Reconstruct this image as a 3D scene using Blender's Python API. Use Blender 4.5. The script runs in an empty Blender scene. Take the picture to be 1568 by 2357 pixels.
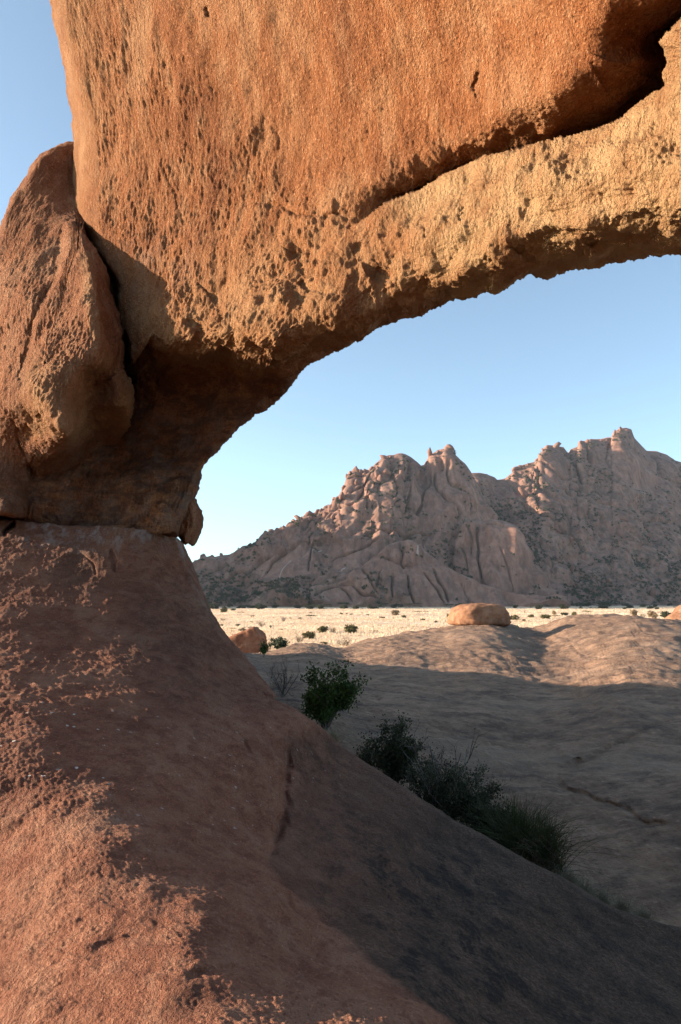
import bpy, math, random
import numpy as np
from mathutils import Vector

# ------------------------------------------------------------------ camera, sky, sun, exposure
W0, H0 = 1568.0, 2356.0                    # pixel frame used for all measurements taken from the photo
FPX = 24.0 / 36.0 * H0                     # focal length in those pixels (24 mm lens, portrait)
PITCH = math.atan(205.0 / FPX)             # camera tilted up a little; the horizon is 205 px under the centre
EYE = 12.0                                 # eye height over the plain
SUN_EL = math.radians(15.0)
SUN_AZ = math.radians(-4.5)                # sun stands to the left, a few degrees beyond square to the view
EXPOSURE = 1.6

scene = bpy.context.scene
cam_data = bpy.data.cameras.new('camera')
cam = bpy.data.objects.new('camera', cam_data)
scene.collection.objects.link(cam)
cam.location = (0, 0, EYE)
cam.rotation_euler = (math.radians(90) + PITCH, 0, 0)
cam_data.sensor_fit = 'VERTICAL'
cam_data.sensor_height = 36.0
cam_data.sensor_width = 24.0
cam_data.lens = 24.0
cam_data.clip_start = 0.1
cam_data.clip_end = 60000
scene.camera = cam

world = bpy.data.worlds.new('World')
scene.world = world
world.use_nodes = True
wn, wl = world.node_tree.nodes, world.node_tree.links
bg = wn['Background']
sky = wn.new('ShaderNodeTexSky')
sky.sky_type = 'NISHITA'
sky.sun_disc = False
sky.sun_elevation = SUN_EL
sky.sun_rotation = math.radians(-90) - SUN_AZ
sky.altitude = 1100
sky.air_density = 0.85
sky.dust_density = 2.2
sky.ozone_density = 1.5
hs = wn.new('ShaderNodeHueSaturation')
hs.inputs['Saturation'].default_value = 0.84
wl.new(sky.outputs[0], hs.inputs['Color'])
wb = wn.new('ShaderNodeMix'); wb.data_type = 'RGBA'; wb.blend_type = 'MULTIPLY'
wb.inputs[0].default_value = 1.0
wb.inputs[7].default_value = (0.915, 1.03, 0.985, 1)
wl.new(hs.outputs[0], wb.inputs[6])
wl.new(wb.outputs[2], bg.inputs[0])
bg.inputs[1].default_value = 0.112

TO_SUN = Vector((-math.cos(SUN_EL) * math.cos(SUN_AZ), -math.cos(SUN_EL) * math.sin(SUN_AZ), math.sin(SUN_EL)))
sun_data = bpy.data.lights.new('sun', 'SUN')
sun_data.energy = 5.0
sun_data.angle = math.radians(0.53)
sun_data.color = (1.0, 0.79, 0.59)
sun = bpy.data.objects.new('sun', sun_data)
scene.collection.objects.link(sun)
sun.rotation_euler = (-TO_SUN).to_track_quat('-Z', 'Y').to_euler()

scene.view_settings.view_transform = 'Standard'
scene.view_settings.look = 'None'
scene.view_settings.exposure = EXPOSURE
scene.view_settings.gamma = 1.0
scene.render.engine = 'CYCLES'
scene.cycles.max_bounces = 6
scene.cycles.diffuse_bounces = 4
scene.cycles.sample_clamp_indirect = 3.0
scene.cycles.use_denoising = True
scene.cycles.denoiser = 'OPENIMAGEDENOISE'
scene.cycles.denoising_input_passes = 'RGB_ALBEDO_NORMAL'
scene.cycles.denoising_prefilter = 'ACCURATE'

RNG = np.random.default_rng(7)

# ------------------------------------------------------------------ small maths
CT, ST = math.cos(PITCH), math.sin(PITCH)

def at(px, py, Y):
    """world points seen at photo pixel (px,py) and standing Y metres ahead of the camera"""
    px, py, Y = np.broadcast_arrays(np.asarray(px, float), np.asarray(py, float), np.asarray(Y, float))
    cx = (px - W0 / 2) / FPX
    cy = (H0 / 2 - py) / FPX
    dy = CT - cy * ST
    dz = ST + cy * CT
    s = Y / dy
    return np.stack([cx * s, Y, EYE + dz * s], -1)

def ss(a, b, x):
    t = np.clip((x - a) / (b - a), 0, 1)
    return t * t * (3 - 2 * t)

def curve(pts, x):
    p = np.array(pts, float)
    o = np.argsort(p[:, 0])
    return np.interp(x, p[o, 0], p[o, 1])

_perm = np.random.default_rng(3).permutation(256)
_perm = np.concatenate([_perm, _perm, _perm])
_g = np.random.default_rng(5).normal(size=(256, 3))
_g = (_g / np.linalg.norm(_g, axis=1)[:, None]).astype(np.float32)

def perlin(p):
    sh = p.shape[:-1]
    p = p.reshape(-1, 3)
    i = np.floor(p).astype(np.int64)
    f = (p - i).astype(np.float32)
    i &= 255
    u = f * f * f * (f * (f * 6 - 15) + 10)
    out = np.zeros(len(p), np.float32)
    for a in (0, 1):
        wa = u[:, 0] if a else 1 - u[:, 0]
        ha = _perm[i[:, 0] + a]
        for b in (0, 1):
            wb = u[:, 1] if b else 1 - u[:, 1]
            hb = _perm[ha + i[:, 1] + b]
            for c in (0, 1):
                wc = u[:, 2] if c else 1 - u[:, 2]
                g = _g[_perm[hb + i[:, 2] + c]]
                d = g[:, 0] * (f[:, 0] - a) + g[:, 1] * (f[:, 1] - b) + g[:, 2] * (f[:, 2] - c)
                out += wa * wb * wc * d
    return (out * 1.5).reshape(sh)

def worley(p, seed=0, wide=True):
    """distance to nearest and second nearest scattered point, and the nearest one's id"""
    sh = p.shape[:-1]
    p = p.reshape(-1, 3)
    rnd = np.random.default_rng(100 + seed).random((256, 3)).astype(np.float32)
    i = np.floor(p).astype(np.int64)
    f = (p - i).astype(np.float32)
    f1 = np.full(len(p), 9, np.float32)
    f2 = np.full(len(p), 9, np.float32)
    idn = np.zeros(len(p), np.int64)
    if wide:
        offs = [(a, b, c) for a in (-1, 0, 1) for b in (-1, 0, 1) for c in (-1, 0, 1)]
    else:
        s = np.where(f > 0.5, 1, -1)
        offs = [(a, b, c) for a in (0, 1) for b in (0, 1) for c in (0, 1)]
    for o in offs:
        oo = np.array(o) if wide else np.array(o) * s
        j = (i + oo) & 255
        h = _perm[_perm[_perm[j[:, 0]] + j[:, 1]] + j[:, 2]]
        d = oo + rnd[h] - f
        d = np.sqrt((d * d).sum(1))
        nearer = d < f1
        f2 = np.where(nearer, f1, np.minimum(f2, d))
        idn = np.where(nearer, h, idn)
        f1 = np.where(nearer, d, f1)
    return f1.reshape(sh), f2.reshape(sh), idn.reshape(sh)

def fbm(p, octv, gain=0.5, lac=2.03):
    out, a, s = 0, 1.0, 1.0
    for k in range(octv):
        out = out + a * perlin(p * s + 17.3 * k)
        a *= gain
        s *= lac
    return out

def grit(P, spacing, lam, octv, gain=0.55, kind='billow'):
    """rough rock relief in metres-per-metre: octaves finer than the mesh can hold fade out"""
    out, a = 0, lam
    for k in range(octv):
        w = ss(1.8, 3.6, lam / spacing)
        n = perlin(P / lam + 31.7 * k)
        if kind == 'billow':
            n = np.abs(n) * 1.6 - 0.45
        out = out + a * w * n
        lam *= 0.52
        a *= gain
    return out

def grain(P, spacing, lam, octv, coarse=0.35):
    """gritty relief: steepest at the finest scale the mesh can hold, gentler for the broader lumps"""
    out = 0
    for k in range(octv):
        r = lam / spacing
        w = ss(1.3, 2.1, r) * (1 - (1 - coarse) * ss(2.8, 5.0, r))
        n = perlin(P / lam + 31.7 * k)
        out = out + lam * w * n
        lam *= 0.55
    return out

def tps(ctrl, lam=0.02):
    c = np.array(ctrl, float)
    xy, v = c[:, :2] / 300.0, c[:, 2]
    n = len(c)
    def U(r2):
        return 0.5 * r2 * np.log(r2 + 1e-9)
    d2 = ((xy[:, None] - xy[None]) ** 2).sum(-1)
    A = np.zeros((n + 3, n + 3))
    A[:n, :n] = U(d2) + lam * np.eye(n)
    A[:n, n] = 1
    A[:n, n + 1:] = xy
    A[n, :n] = 1
    A[n + 1:, :n] = xy.T
    sol = np.linalg.solve(A, np.concatenate([v, [0, 0, 0]]))
    def ev(px, py):
        sh = px.shape
        q = np.stack([px.ravel(), py.ravel()], 1) / 300.0
        out = np.empty(len(q))
        for k in range(0, len(q), 60000):
            qq = q[k:k + 60000]
            r2 = ((qq[:, None] - xy[None]) ** 2).sum(-1)
            out[k:k + 60000] = U(r2) @ sol[:n] + sol[n] + qq @ sol[n + 1:]
        return out.reshape(sh)
    return ev

def poly_dist(px, py, pts, extra=None):
    """distance in px to a polyline and the place (0..1) along it"""
    pts = np.array(pts, float)
    seg = np.linalg.norm(np.diff(pts[:, :2], axis=0), axis=1)
    tot = seg.sum()
    acc = 0
    best = np.full(px.shape, 1e9)
    where = np.zeros(px.shape)
    for k in range(len(pts) - 1):
        ax, ay = pts[k, :2]
        bx, by = pts[k + 1, :2]
        L2 = (bx - ax) ** 2 + (by - ay) ** 2
        t = np.clip(((px - ax) * (bx - ax) + (py - ay) * (by - ay)) / L2, 0, 1)
        d = np.hypot(px - ax - t * (bx - ax), py - ay - t * (by - ay))
        m = d < best
        best = np.where(m, d, best)
        where = np.where(m, (acc + t * seg[k]) / tot, where)
        acc += seg[k]
    return best, where

def inside(px, py, poly):
    poly = np.array(poly, float)
    r = np.zeros(px.shape, bool)
    j = len(poly) - 1
    for i in range(len(poly)):
        xi, yi = poly[i]
        xj, yj = poly[j]
        if yi != yj:
            c = ((yi > py) != (yj > py)) & (px < (xj - xi) * (py - yi) / (yj - yi) + xi)
            r ^= c
        j = i
    return r

# ------------------------------------------------------------------ mesh helpers
def link(o, parent=None):
    scene.collection.objects.link(o)
    if parent is not None:
        o.parent = parent
    return o

def tag(o, label=None, cat=None, group=None, kind=None):
    if label: o['label'] = label
    if cat: o['category'] = cat
    if group: o['group'] = group
    if kind: o['kind'] = kind
    return o

def raw_mesh(name, verts, faces, mat, smooth=True, attrs=None):
    """faces: (n,3) or (n,4) int array"""
    verts = np.ascontiguousarray(verts, np.float32)
    faces = np.ascontiguousarray(faces, np.int32)
    me = bpy.data.meshes.new(name)
    n, k = faces.shape
    me.vertices.add(len(verts))
    me.vertices.foreach_set('co', verts.ravel())
    me.loops.add(n * k)
    me.loops.foreach_set('vertex_index', faces.ravel())
    me.polygons.add(n)
    me.polygons.foreach_set('loop_start', np.arange(0, n * k, k, dtype=np.int32))
    me.polygons.foreach_set('loop_total', np.full(n, k, np.int32))
    if smooth:
        me.polygons.foreach_set('use_smooth', np.ones(n, bool))
    for key, arr in (attrs or {}).items():
        a = me.attributes.new(key, 'FLOAT', 'POINT')
        a.data.foreach_set('value', np.ascontiguousarray(arr, np.float32).ravel())
    me.update(calc_edges=True)
    me.validate()
    if mat: me.materials.append(mat)
    return me

def mesh_obj(name, verts, faces, mat, parent=None, smooth=True, attrs=None):
    return link(bpy.data.objects.new(name, raw_mesh(name, verts, faces, mat, smooth, attrs)), parent)

def grid_faces(r, c, wrap=False, flip=False):
    i = np.arange(r - 1)[:, None]
    j = np.arange(c if wrap else c - 1)[None]
    j2 = (j + 1) % c
    f = np.stack([i * c + j, i * c + j2, (i + 1) * c + j2, (i + 1) * c + j], -1).reshape(-1, 4)
    return f[:, ::-1] if flip else f

def grid_normals(P, wrap=False, toward=None):
    du = np.gradient(P, axis=0)
    if wrap:
        dv = np.roll(P, -1, 1) - np.roll(P, 1, 1)
    else:
        dv = np.gradient(P, axis=1)
    n = np.cross(du, dv)
    n /= np.linalg.norm(n, axis=-1, keepdims=True) + 1e-9
    return n

def blur_grid(A, k=1):
    for _ in range(k):
        B = A.copy()
        B[1:-1] = (A[:-2] + 2 * A[1:-1] + A[2:]) / 4
        A = B
        B = A.copy()
        B[:, 1:-1] = (A[:, :-2] + 2 * A[:, 1:-1] + A[:, 2:]) / 4
        A = B
    return A

# ------------------------------------------------------------------ materials
def new_mat(name):
    m = bpy.data.materials.new(name)
    m.use_nodes = True
    nt = m.node_tree
    for n in list(nt.nodes): nt.nodes.remove(n)
    out = nt.nodes.new('ShaderNodeOutputMaterial')
    return m, nt, out

class NB:
    """tiny node builder"""
    def __init__(s, nt): s.nt = nt
    def n(s, t, **kw):
        x = s.nt.nodes.new(t)
        for k, v in kw.items(): setattr(x, k, v)
        return x
    def l(s, a, b): s.nt.links.new(a, b)
    def coords(s, scale=(1, 1, 1), rot=(0, 0, 0)):
        tc = s.n('ShaderNodeTexCoord')
        mp = s.n('ShaderNodeMapping')
        mp.inputs['Scale'].default_value = scale
        mp.inputs['Rotation'].default_value = rot
        s.l(tc.outputs['Object'], mp.inputs[0])
        return mp.outputs[0]
    def noise(s, vec, scale, detail=6, rough=0.6, dist=0.0):
        x = s.n('ShaderNodeTexNoise')
        x.inputs['Scale'].default_value = scale
        x.inputs['Detail'].default_value = detail
        x.inputs['Roughness'].default_value = rough
        x.inputs['Distortion'].default_value = dist
        s.l(vec, x.inputs['Vector'])
        return x.outputs[0]
    def ramp(s, fac, stops):
        r = s.n('ShaderNodeValToRGB')
        cr = r.color_ramp
        while len(cr.elements) < len(stops): cr.elements.new(0.5)
        for e, (p, c) in zip(cr.elements, stops):
            e.position = p
            e.color = (*c, 1) if len(c) == 3 else c
        s.l(fac, r.inputs[0])
        return r.outputs[0]
    def rng(s, fac, a, b, lo=0.0, hi=1.0):
        r = s.n('ShaderNodeMapRange')
        r.interpolation_type = 'SMOOTHSTEP'
        r.inputs[1].default_value = a
        r.inputs[2].default_value = b
        r.inputs[3].default_value = lo
        r.inputs[4].default_value = hi
        s.l(fac, r.inputs[0])
        return r.outputs[0]
    def mix(s, fac, a, b, mode='MIX'):
        m = s.n('ShaderNodeMix', data_type='RGBA', blend_type=mode)
        for sock, v in ((m.inputs[0], fac), (m.inputs[6], a), (m.inputs[7], b)):
            if isinstance(v, (int, float)): sock.default_value = v
            elif isinstance(v, tuple): sock.default_value = (*v, 1)
            else: s.l(v, sock)
        return m.outputs[2]
    def math(s, op, a, b=0.0):
        m = s.n('ShaderNodeMath', operation=op)
        for sock, v in ((m.inputs[0], a), (m.inputs[1], b)):
            if isinstance(v, (int, float)): sock.default_value = v
            else: s.l(v, sock)
        return m.outputs[0]
    def attr(s, name):
        a = s.n('ShaderNodeAttribute', attribute_name=name)
        return a.outputs['Fac']
    def bump(s, h, strength, dist, nrm=None):
        b = s.n('ShaderNodeBump')
        b.inputs['Strength'].default_value = strength
        b.inputs['Distance'].default_value = dist
        s.l(h, b.inputs['Height'])
        if nrm is not None: s.l(nrm, b.inputs['Normal'])
        return b.outputs[0]
    def surf(s, col, nrm=None, rough=0.9, out=None, spec=0.2):
        p = s.n('ShaderNodeBsdfPrincipled')
        if isinstance(col, tuple): p.inputs['Base Color'].default_value = (*col, 1)
        else: s.l(col, p.inputs['Base Color'])
        p.inputs['Roughness'].default_value = rough
        p.inputs['Specular IOR Level'].default_value = spec
        if nrm is not None: s.l(nrm, p.inputs['Normal'])
        if out is not None: s.l(p.outputs[0], out.inputs[0])
        return p.outputs[0]

def rock_mat(name, base, alt, pale, grain, patch, stretch=(1, 1, 1), rot=(0, 0, 0), bump_d=0.02, bump_s=0.5,
             extra=None, speck=0.35):
    """granite: broad patches of base/alt, paler weathering, mineral grain; point attributes tint/stain/white add
    what the rock itself shows there (yellow crust, black lichen, bird lime)"""
    m, nt, out = new_mat(name)
    b = NB(nt)
    base, alt, pale = [tuple(c * k for c in q) for q, k in ((base, 0.60), (alt, 0.55), (pale, 0.64))]
    v = b.coords(stretch, rot)
    v0 = b.coords()
    broad = b.noise(v, patch, 7, 0.62, 0.3)
    col = b.ramp(broad, [(0.30, alt), (0.52, base), (0.72, pale)])
    streak = b.noise(v, patch * 4.5, 6, 0.65)
    col = b.mix(b.rng(streak, 0.46, 0.68, 0, 0.55), col, pale)
    col = b.mix(b.rng(streak, 0.52, 0.28, 0, 0.60), col, alt)
    g = b.noise(v0, grain, 3, 0.7)
    col = b.mix(b.rng(g, 0.55, 0.75, 0, speck), col, tuple(min(1, c * 1.5 + 0.03) for c in pale))
    col = b.mix(b.rng(g, 0.46, 0.28, 0, speck), col, tuple(c * 0.45 for c in alt))
    if extra: col = extra(b, col, v0)
    h = b.math('ADD', b.math('MULTIPLY', g, 0.8), b.noise(v, grain * 0.4, 5, 0.72))
    nrm = b.bump(h, bump_s, bump_d)
    b.surf(col, nrm, 0.92, out, 0.15)
    return m

def arch_extra(b, col, v0):
    n = b.noise(v0, 2.3, 6, 0.65)
    t = b.math('MULTIPLY', b.attr('tint'), b.rng(n, 0.25, 0.6, 0.55, 1.0))
    col = b.mix(t, col, b.ramp(n, [(0.3, (0.33, 0.175, 0.078)), (0.7, (0.48, 0.305, 0.155))]))
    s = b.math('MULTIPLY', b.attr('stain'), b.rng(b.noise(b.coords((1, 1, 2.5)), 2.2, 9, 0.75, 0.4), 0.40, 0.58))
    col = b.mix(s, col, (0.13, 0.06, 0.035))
    gy = b.math('MULTIPLY', b.attr('white'), b.rng(b.noise(v0, 3.1, 6, 0.7), 0.42, 0.66))
    col = b.mix(gy, col, (0.30, 0.22, 0.17))
    return col

def ped_extra(b, col, v0):
    n = b.noise(v0, 2.6, 7, 0.68)
    # red-brown scaly patches where the crust has flaked
    fl = b.noise(b.coords((1, 1, 2.2)), 5.5, 9, 0.74, 0.5)
    col = b.mix(b.rng(fl, 0.50, 0.60, 0, 0.50), col, (0.15, 0.056, 0.036))
    col = b.mix(b.rng(fl, 0.45, 0.34, 0, 0.45), col, (0.33, 0.19, 0.13))
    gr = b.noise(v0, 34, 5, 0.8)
    g = b.mix(b.attr('tint'), col, b.mix(b.rng(gr, 0.42, 0.62), b.mix(b.rng(n, 0.35, 0.65), (0.040, 0.028, 0.023), (0.095, 0.058, 0.042)), b.mix(b.rng(n, 0.35, 0.65), (0.105, 0.068, 0.050), (0.215, 0.135, 0.098))))  # tint: dark lichened slab, with some of its shade put into the colour
    # black lichen in ragged patches
    s = b.math('MULTIPLY', b.attr('stain'), b.rng(b.noise(b.coords((2.2, 1.2, 1.2), (0, 0.5, 0)), 2.2, 10, 0.78, 0.3), 0.47, 0.60))
    g = b.mix(b.math('MULTIPLY', s, 0.85), g, (0.020, 0.018, 0.018))
    st = b.noise(b.coords((6, 6, 0.7)), 1.3, 6, 0.65)
    w = b.math('MULTIPLY', b.attr('white'), b.rng(st, 0.45, 0.68))
    g = b.mix(w, g, (0.40, 0.36, 0.33))
    # bird lime: small white spots
    d = b.n('ShaderNodeTexVoronoi'); d.inputs['Scale'].default_value = 9.0
    b.l(v0, d.inputs['Vector'])
    sp = b.math('MULTIPLY', b.attr('lime'), b.rng(d.outputs['Distance'], 0.17, 0.10))
    sp = b.math('MULTIPLY', sp, b.rng(b.noise(v0, 14, 3, 0.6), 0.48, 0.56))
    return b.mix(sp, g, (0.72, 0.70, 0.68))

def mount_extra(b, col, v0):
    n = b.noise(v0, 0.055, 8, 0.72)
    s = b.math('MULTIPLY', b.attr('scrub'), b.rng(n, 0.47, 0.56))
    col = b.mix(b.math('MULTIPLY', s, 0.85), col, (0.050, 0.058, 0.040))
    st = b.noise(b.coords((0.05, 0.05, 0.006)), 1.0, 6, 0.7)
    col = b.mix(b.rng(st, 0.50, 0.68, 0, 0.65), col, (0.075, 0.052, 0.045))
    w = b.math('MULTIPLY', b.attr('white'), 0.8)
    return b.mix(w, col, (0.42, 0.36, 0.33))

def dome_extra(b, col, v0):
    n = b.noise(b.coords((0.55, 1.6, 1.6), (0, 0, 0.25)), 1.1, 8, 0.7, 0.6)
    col = b.mix(b.rng(n, 0.50, 0.62, 0, 0.6), col, (0.075, 0.055, 0.047))
    n2 = b.noise(b.coords((0.35, 0.8, 0.8)), 0.35, 6, 0.6)
    return b.mix(b.rng(n2, 0.5, 0.7, 0, 0.45), col, (0.30, 0.215, 0.155))

M_ARCH = rock_mat('arch_granite', (0.54, 0.205, 0.075), (0.34, 0.115, 0.042), (0.64, 0.335, 0.165), 30, 0.55,
                  (1.5, 1.5, 0.55), (0.1, 0.25, 0), 0.11, 1.0, arch_extra, 0.8)
M_PED = rock_mat('pedestal_granite', (0.54, 0.235, 0.145), (0.36, 0.145, 0.092), (0.64, 0.35, 0.23), 60, 0.9,
                 (1, 1, 1.6), (0, 0, 0), 0.06, 1.0, ped_extra, 0.7)
M_DOME = rock_mat('dome_granite', (0.38, 0.235, 0.155), (0.20, 0.130, 0.098), (0.54, 0.35, 0.235), 9, 0.45,
                  (1, 1.3, 2), (0, 0, 0.2), 0.10, 0.8, dome_extra, 0.4)
M_MOUNT = rock_mat('mountain_granite', (0.41, 0.220, 0.165), (0.26, 0.145, 0.112), (0.54, 0.325, 0.245), 0.45, 0.012,
                   (1.3, 1.3, 0.6), (0, 0, 0), 1.2, 0.6, mount_extra, 0.3)
M_BOULDER = rock_mat('boulder_granite', (0.42, 0.205, 0.115), (0.19, 0.095, 0.06), (0.52, 0.30, 0.19), 26, 0.5,
                     (1, 1, 1), (0, 0, 0), 0.03, 0.6)

def simple_mat(name, c1, c2, scale, transl=0.0, rough=0.9):
    m, nt, out = new_mat(name)
    b = NB(nt)
    n = b.noise(b.coords(), scale, 4, 0.6)
    col = b.mix(b.rng(n, 0.35, 0.65), c1, c2)
    p = b.surf(col, None, rough, None, 0.15)
    if transl > 0:
        t = b.n('ShaderNodeBsdfTranslucent')
        b.l(col, t.inputs[0])
        mx = b.n('ShaderNodeMixShader')
        mx.inputs[0].default_value = transl
        b.l(p, mx.inputs[1]); b.l(t.outputs[0], mx.inputs[2])
        b.l(mx.outputs[0], out.inputs[0])
    else:
        b.l(p, out.inputs[0])
    return m

M_GRASS = simple_mat('dry_grass', (0.58, 0.44, 0.31), (0.74, 0.60, 0.45), 0.012, 0.38)
M_PLAIN = simple_mat('plain_soil', (0.52, 0.38, 0.26), (0.64, 0.50, 0.36), 0.015)
M_LEAF = simple_mat('green_leaf', (0.032, 0.065, 0.016), (0.055, 0.09, 0.026), 3.0, 0.25)
M_LEAF2 = simple_mat('dull_leaf', (0.040, 0.052, 0.028), (0.070, 0.078, 0.045), 3.0, 0.2)
M_LEAF3 = simple_mat('olive_leaf', (0.12, 0.115, 0.055), (0.18, 0.155, 0.08), 0.5, 0.2)
M_LEAF4 = simple_mat('straw_leaf', (0.27, 0.20, 0.12), (0.36, 0.27, 0.17), 0.5, 0.2)
M_DRY = simple_mat('dry_leaf', (0.075, 0.05, 0.03), (0.12, 0.08, 0.05), 3.0, 0.2)
M_TWIG = simple_mat('grey_twig', (0.10, 0.085, 0.075), (0.17, 0.145, 0.125), 5.0)
M_REED = simple_mat('green_stem', (0.055, 0.075, 0.030), (0.10, 0.11, 0.055), 4.0, 0.2)
M_TUFT = simple_mat('pale_tuft', (0.30, 0.27, 0.19), (0.42, 0.37, 0.26), 4.0, 0.25)

# ================================================================== THE ROCK ARCH
arch = link(bpy.data.objects.new('natural_arch', None))
arch.location = (0, 0, 0)
tag(arch, 'huge orange granite arch sweeping from the left pillar across the top of the view', 'rock arch')

OPENING = [(400, 1262), (414, 1240), (421, 1222), (428, 1200), (436, 1178), (440, 1160), (450, 1140), (456, 1122), (472, 1077), (480, 1063), (499, 1043), (516, 1012), (544, 991), (578, 966),
           (595, 959), (617, 931), (651, 900), (662, 881), (693, 850), (726, 828), (754, 811), (791, 794), (819, 784),
           (874, 755), (934, 732), (1014, 711), (1049, 692), (1094, 677), (1164, 665), (1209, 646), (1264, 635),
           (1314, 620), (1374, 607), (1414, 597), (1479, 595), (1499, 582), (1568, 580), (1750, 548), (1950, 532), (2250, 560)]
OUTER = [(-180, 1230), (-150, 1190), (-100, 1000), (0, 900), (50, 800), (100, 700), (150, 600), (175, 520), (168, 470), (172, 400), (175, 330),
         (165, 260), (150, 160), (135, 100), (115, 0), (80, -150), (60, -280), (700, -330), (1500, -330), (2400, -330)]
CX0, CY0 = 1500.0, 1350.0

def polar(pts):
    p = np.array(pts, float)
    th = np.degrees(np.arctan2(CY0 - p[:, 1], p[:, 0] - CX0))
    r = np.hypot(CY0 - p[:, 1], p[:, 0] - CX0)
    o = np.argsort(th)
    return th[o], r[o]

DEPTH_A = [
    (60, -300, 10.2), (500, -300, 8.3), (1000, -300, 6.2), (1568, -300, 3.9), (2000, -300, 2.8),
    (115, 0, 10.7), (400, 0, 9.4), (800, 0, 7.7), (1200, 0, 6.1), (1568, 0, 4.6), (1900, 0, 3.6),
    (140, 160, 11.0), (400, 180, 9.75), (800, 180, 8.05), (1200, 150, 6.45), (1450, 80, 5.3),
    (175, 330, 11.2), (400, 330, 10.0), (700, 330, 8.75), (1000, 300, 7.5), (1200, 230, 6.5), (1300, 180, 6.0),
    (172, 450, 11.2), (200, 550, 10.8), (300, 550, 10.2), (400, 550, 9.7), (550, 550, 9.05), (700, 500, 8.45), (850, 440, 7.9),
    (290, 700, 10.35), (350, 700, 9.95), (430, 700, 9.45), (550, 700, 8.8), (700, 660, 8.2),
    (420, 785, 9.25), (520, 775, 8.75), (630, 805, 8.2), (780, 735, 7.75),
    (900, 600, 7.5), (1000, 480, 7.35), (1000, 620, 7.1), (1150, 420, 6.7), (1150, 580, 6.45), (1350, 350, 5.95),
    (1350, 520, 5.7), (1540, 250, 5.3), (1540, 460, 5.0), (1800, 200, 4.3), (1800, 430, 4.1),
    (1014, 700, 7.6), (1264, 628, 6.75), (1499, 578, 5.9), (1800, 538, 5.0), (815, 778, 8.3), (700, 838, 9.0), (600, 945, 9.9),
    (505, 1030, 10.6), (465, 1110, 10.75), (450, 1190, 10.75), (410, 1240, 10.55),
    (430, 852, 10.35), (520, 850, 9.8), (600, 853, 9.3), (660, 835, 8.9), (480, 960, 10.6), (350, 1000, 11.0), (250, 1000, 11.1), (400, 1080, 10.9),
    (380, 1180, 10.45), (300, 1180, 10.7), (220, 1185, 11.0), (100, 1180, 10.8), (0, 1150, 10.7), (150, 1080, 10.85), (0, 1000, 10.8),
    (-150, 1100, 10.8), (200, 720, 11.2), (280, 840, 10.6), (100, 800, 11.4), (0, 900, 11.4), (-160, 1200, 10.8)]
CRACK = [(1700, -40), (1568, 43), (1530, 75), (1516, 96), (1532, 115), (1540, 144), (1528, 168), (1524, 199), (1491, 223), (1432, 269), (1360, 300),
         (1311, 319), (1264, 331), (1192, 341), (1084, 375), (1034, 400), (969, 435), (884, 467), (844, 495), (799, 530), (735, 560)]
CRACK_POLY = CRACK + [(735, 1000), (2600, 1000), (2600, -40)]
CHIN = [(352, 772), (384, 790), (416, 810), (458, 824), (480, 806), (520, 803), (560, 815), (600, 827), (642, 829), (684, 797), (726, 775), (768, 756), (815, 748), (870, 727), (934, 703), (1014, 685),
        (1100, 655), (1200, 628), (1300, 603), (1400, 583), (1500, 568), (1700, 545)]
CHIN_POLY = CHIN + [(1700, 900), (1000, 1400), (0, 1400), (0, 900), (300, 850)]
# small joints and flaked edges in the arch face: polyline, half width px, depth m
JOINTS_A = [
    ([(185, 505), (205, 550), (232, 605), (258, 665), (272, 740), (283, 830), (292, 890), (300, 930)], 11, 0.7),
    ([(365, 350), (385, 395), (405, 470), (430, 520), (452, 600), (470, 660)], 3, 0.02),
    ([(600, 250), (622, 290), (640, 330), (642, 360)], 3, 0.025),
    ([(808, 555), (840, 600), (870, 625), (895, 640)], 6, 0.08),
    ([(960, 505), (975, 530), (985, 560)], 4, 0.05),
    ([(1060, 450), (1068, 480), (1062, 500)], 4, 0.05),
    ([(590, 462), (640, 475), (690, 490), (740, 500), (780, 495), (830, 490)], 6, 0.07),
    ([(690, 640), (720, 665), (760, 680)], 6, 0.06),
    ([(425, 735), (445, 745), (460, 770), (440, 800)], 6, 0.08),
    ([(640, 555), (680, 590), (705, 640)], 4, 0.04),
    ([(1100, 160), (1085, 200), (1110, 240)], 4, 0.035),
    ([(470, 15), (488, 45)], 4, 0.05), ([(455, 640), (490, 690), (520, 735)], 5, 0.05),
    ([(180, 260), (215, 300), (250, 330), (280, 335)], 4, 0.03),
    ([(520, 890), (570, 900), (620, 890)], 4, 0.05), ([(330, 930), (400, 925), (470, 940)], 4, 0.05),
    ([(250, 1040), (330, 1060), (420, 1045)], 4, 0.05), ([(300, 1120), (380, 1110), (440, 1080)], 5, 0.07),
    ([(300, 860), (330, 900), (340, 960)], 5, 0.06), ([(590, 975), (520, 1010), (480, 1050)], 5, 0.08),
    ([(1165, 560), (1200, 590), (1240, 600)], 8, 0.08), ([(1340, 570), (1390, 575), (1450, 560)], 7, 0.07)]

def carve(px, py, joints):
    d = 0
    for pts, w, dep in joints:
        x0, x1 = min(p[0] for p in pts) - 6 * w, max(p[0] for p in pts) + 6 * w
        y0, y1 = min(p[1] for p in pts) - 6 * w, max(p[1] for p in pts) + 6 * w
        m = (px > x0) & (px < x1) & (py > y0) & (py < y1)
        if not m.any(): continue
        out = np.zeros(px.shape)
        ww = min(w, 4.0)
        wob = 1.3 * ww * np.sin(px[m] * 0.05 + py[m] * 0.035) + 0.5 * ww * np.sin(px[m] * 0.17 - py[m] * 0.13)
        dd, t = poly_dist(px[m] + wob, py[m] - wob * 0.5, pts)
        out[m] = dep * np.exp(-(dd / w) ** 2) * ss(0, 0.15, t) * ss(1, 0.8, t)
        d = d + out
    return d

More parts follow.
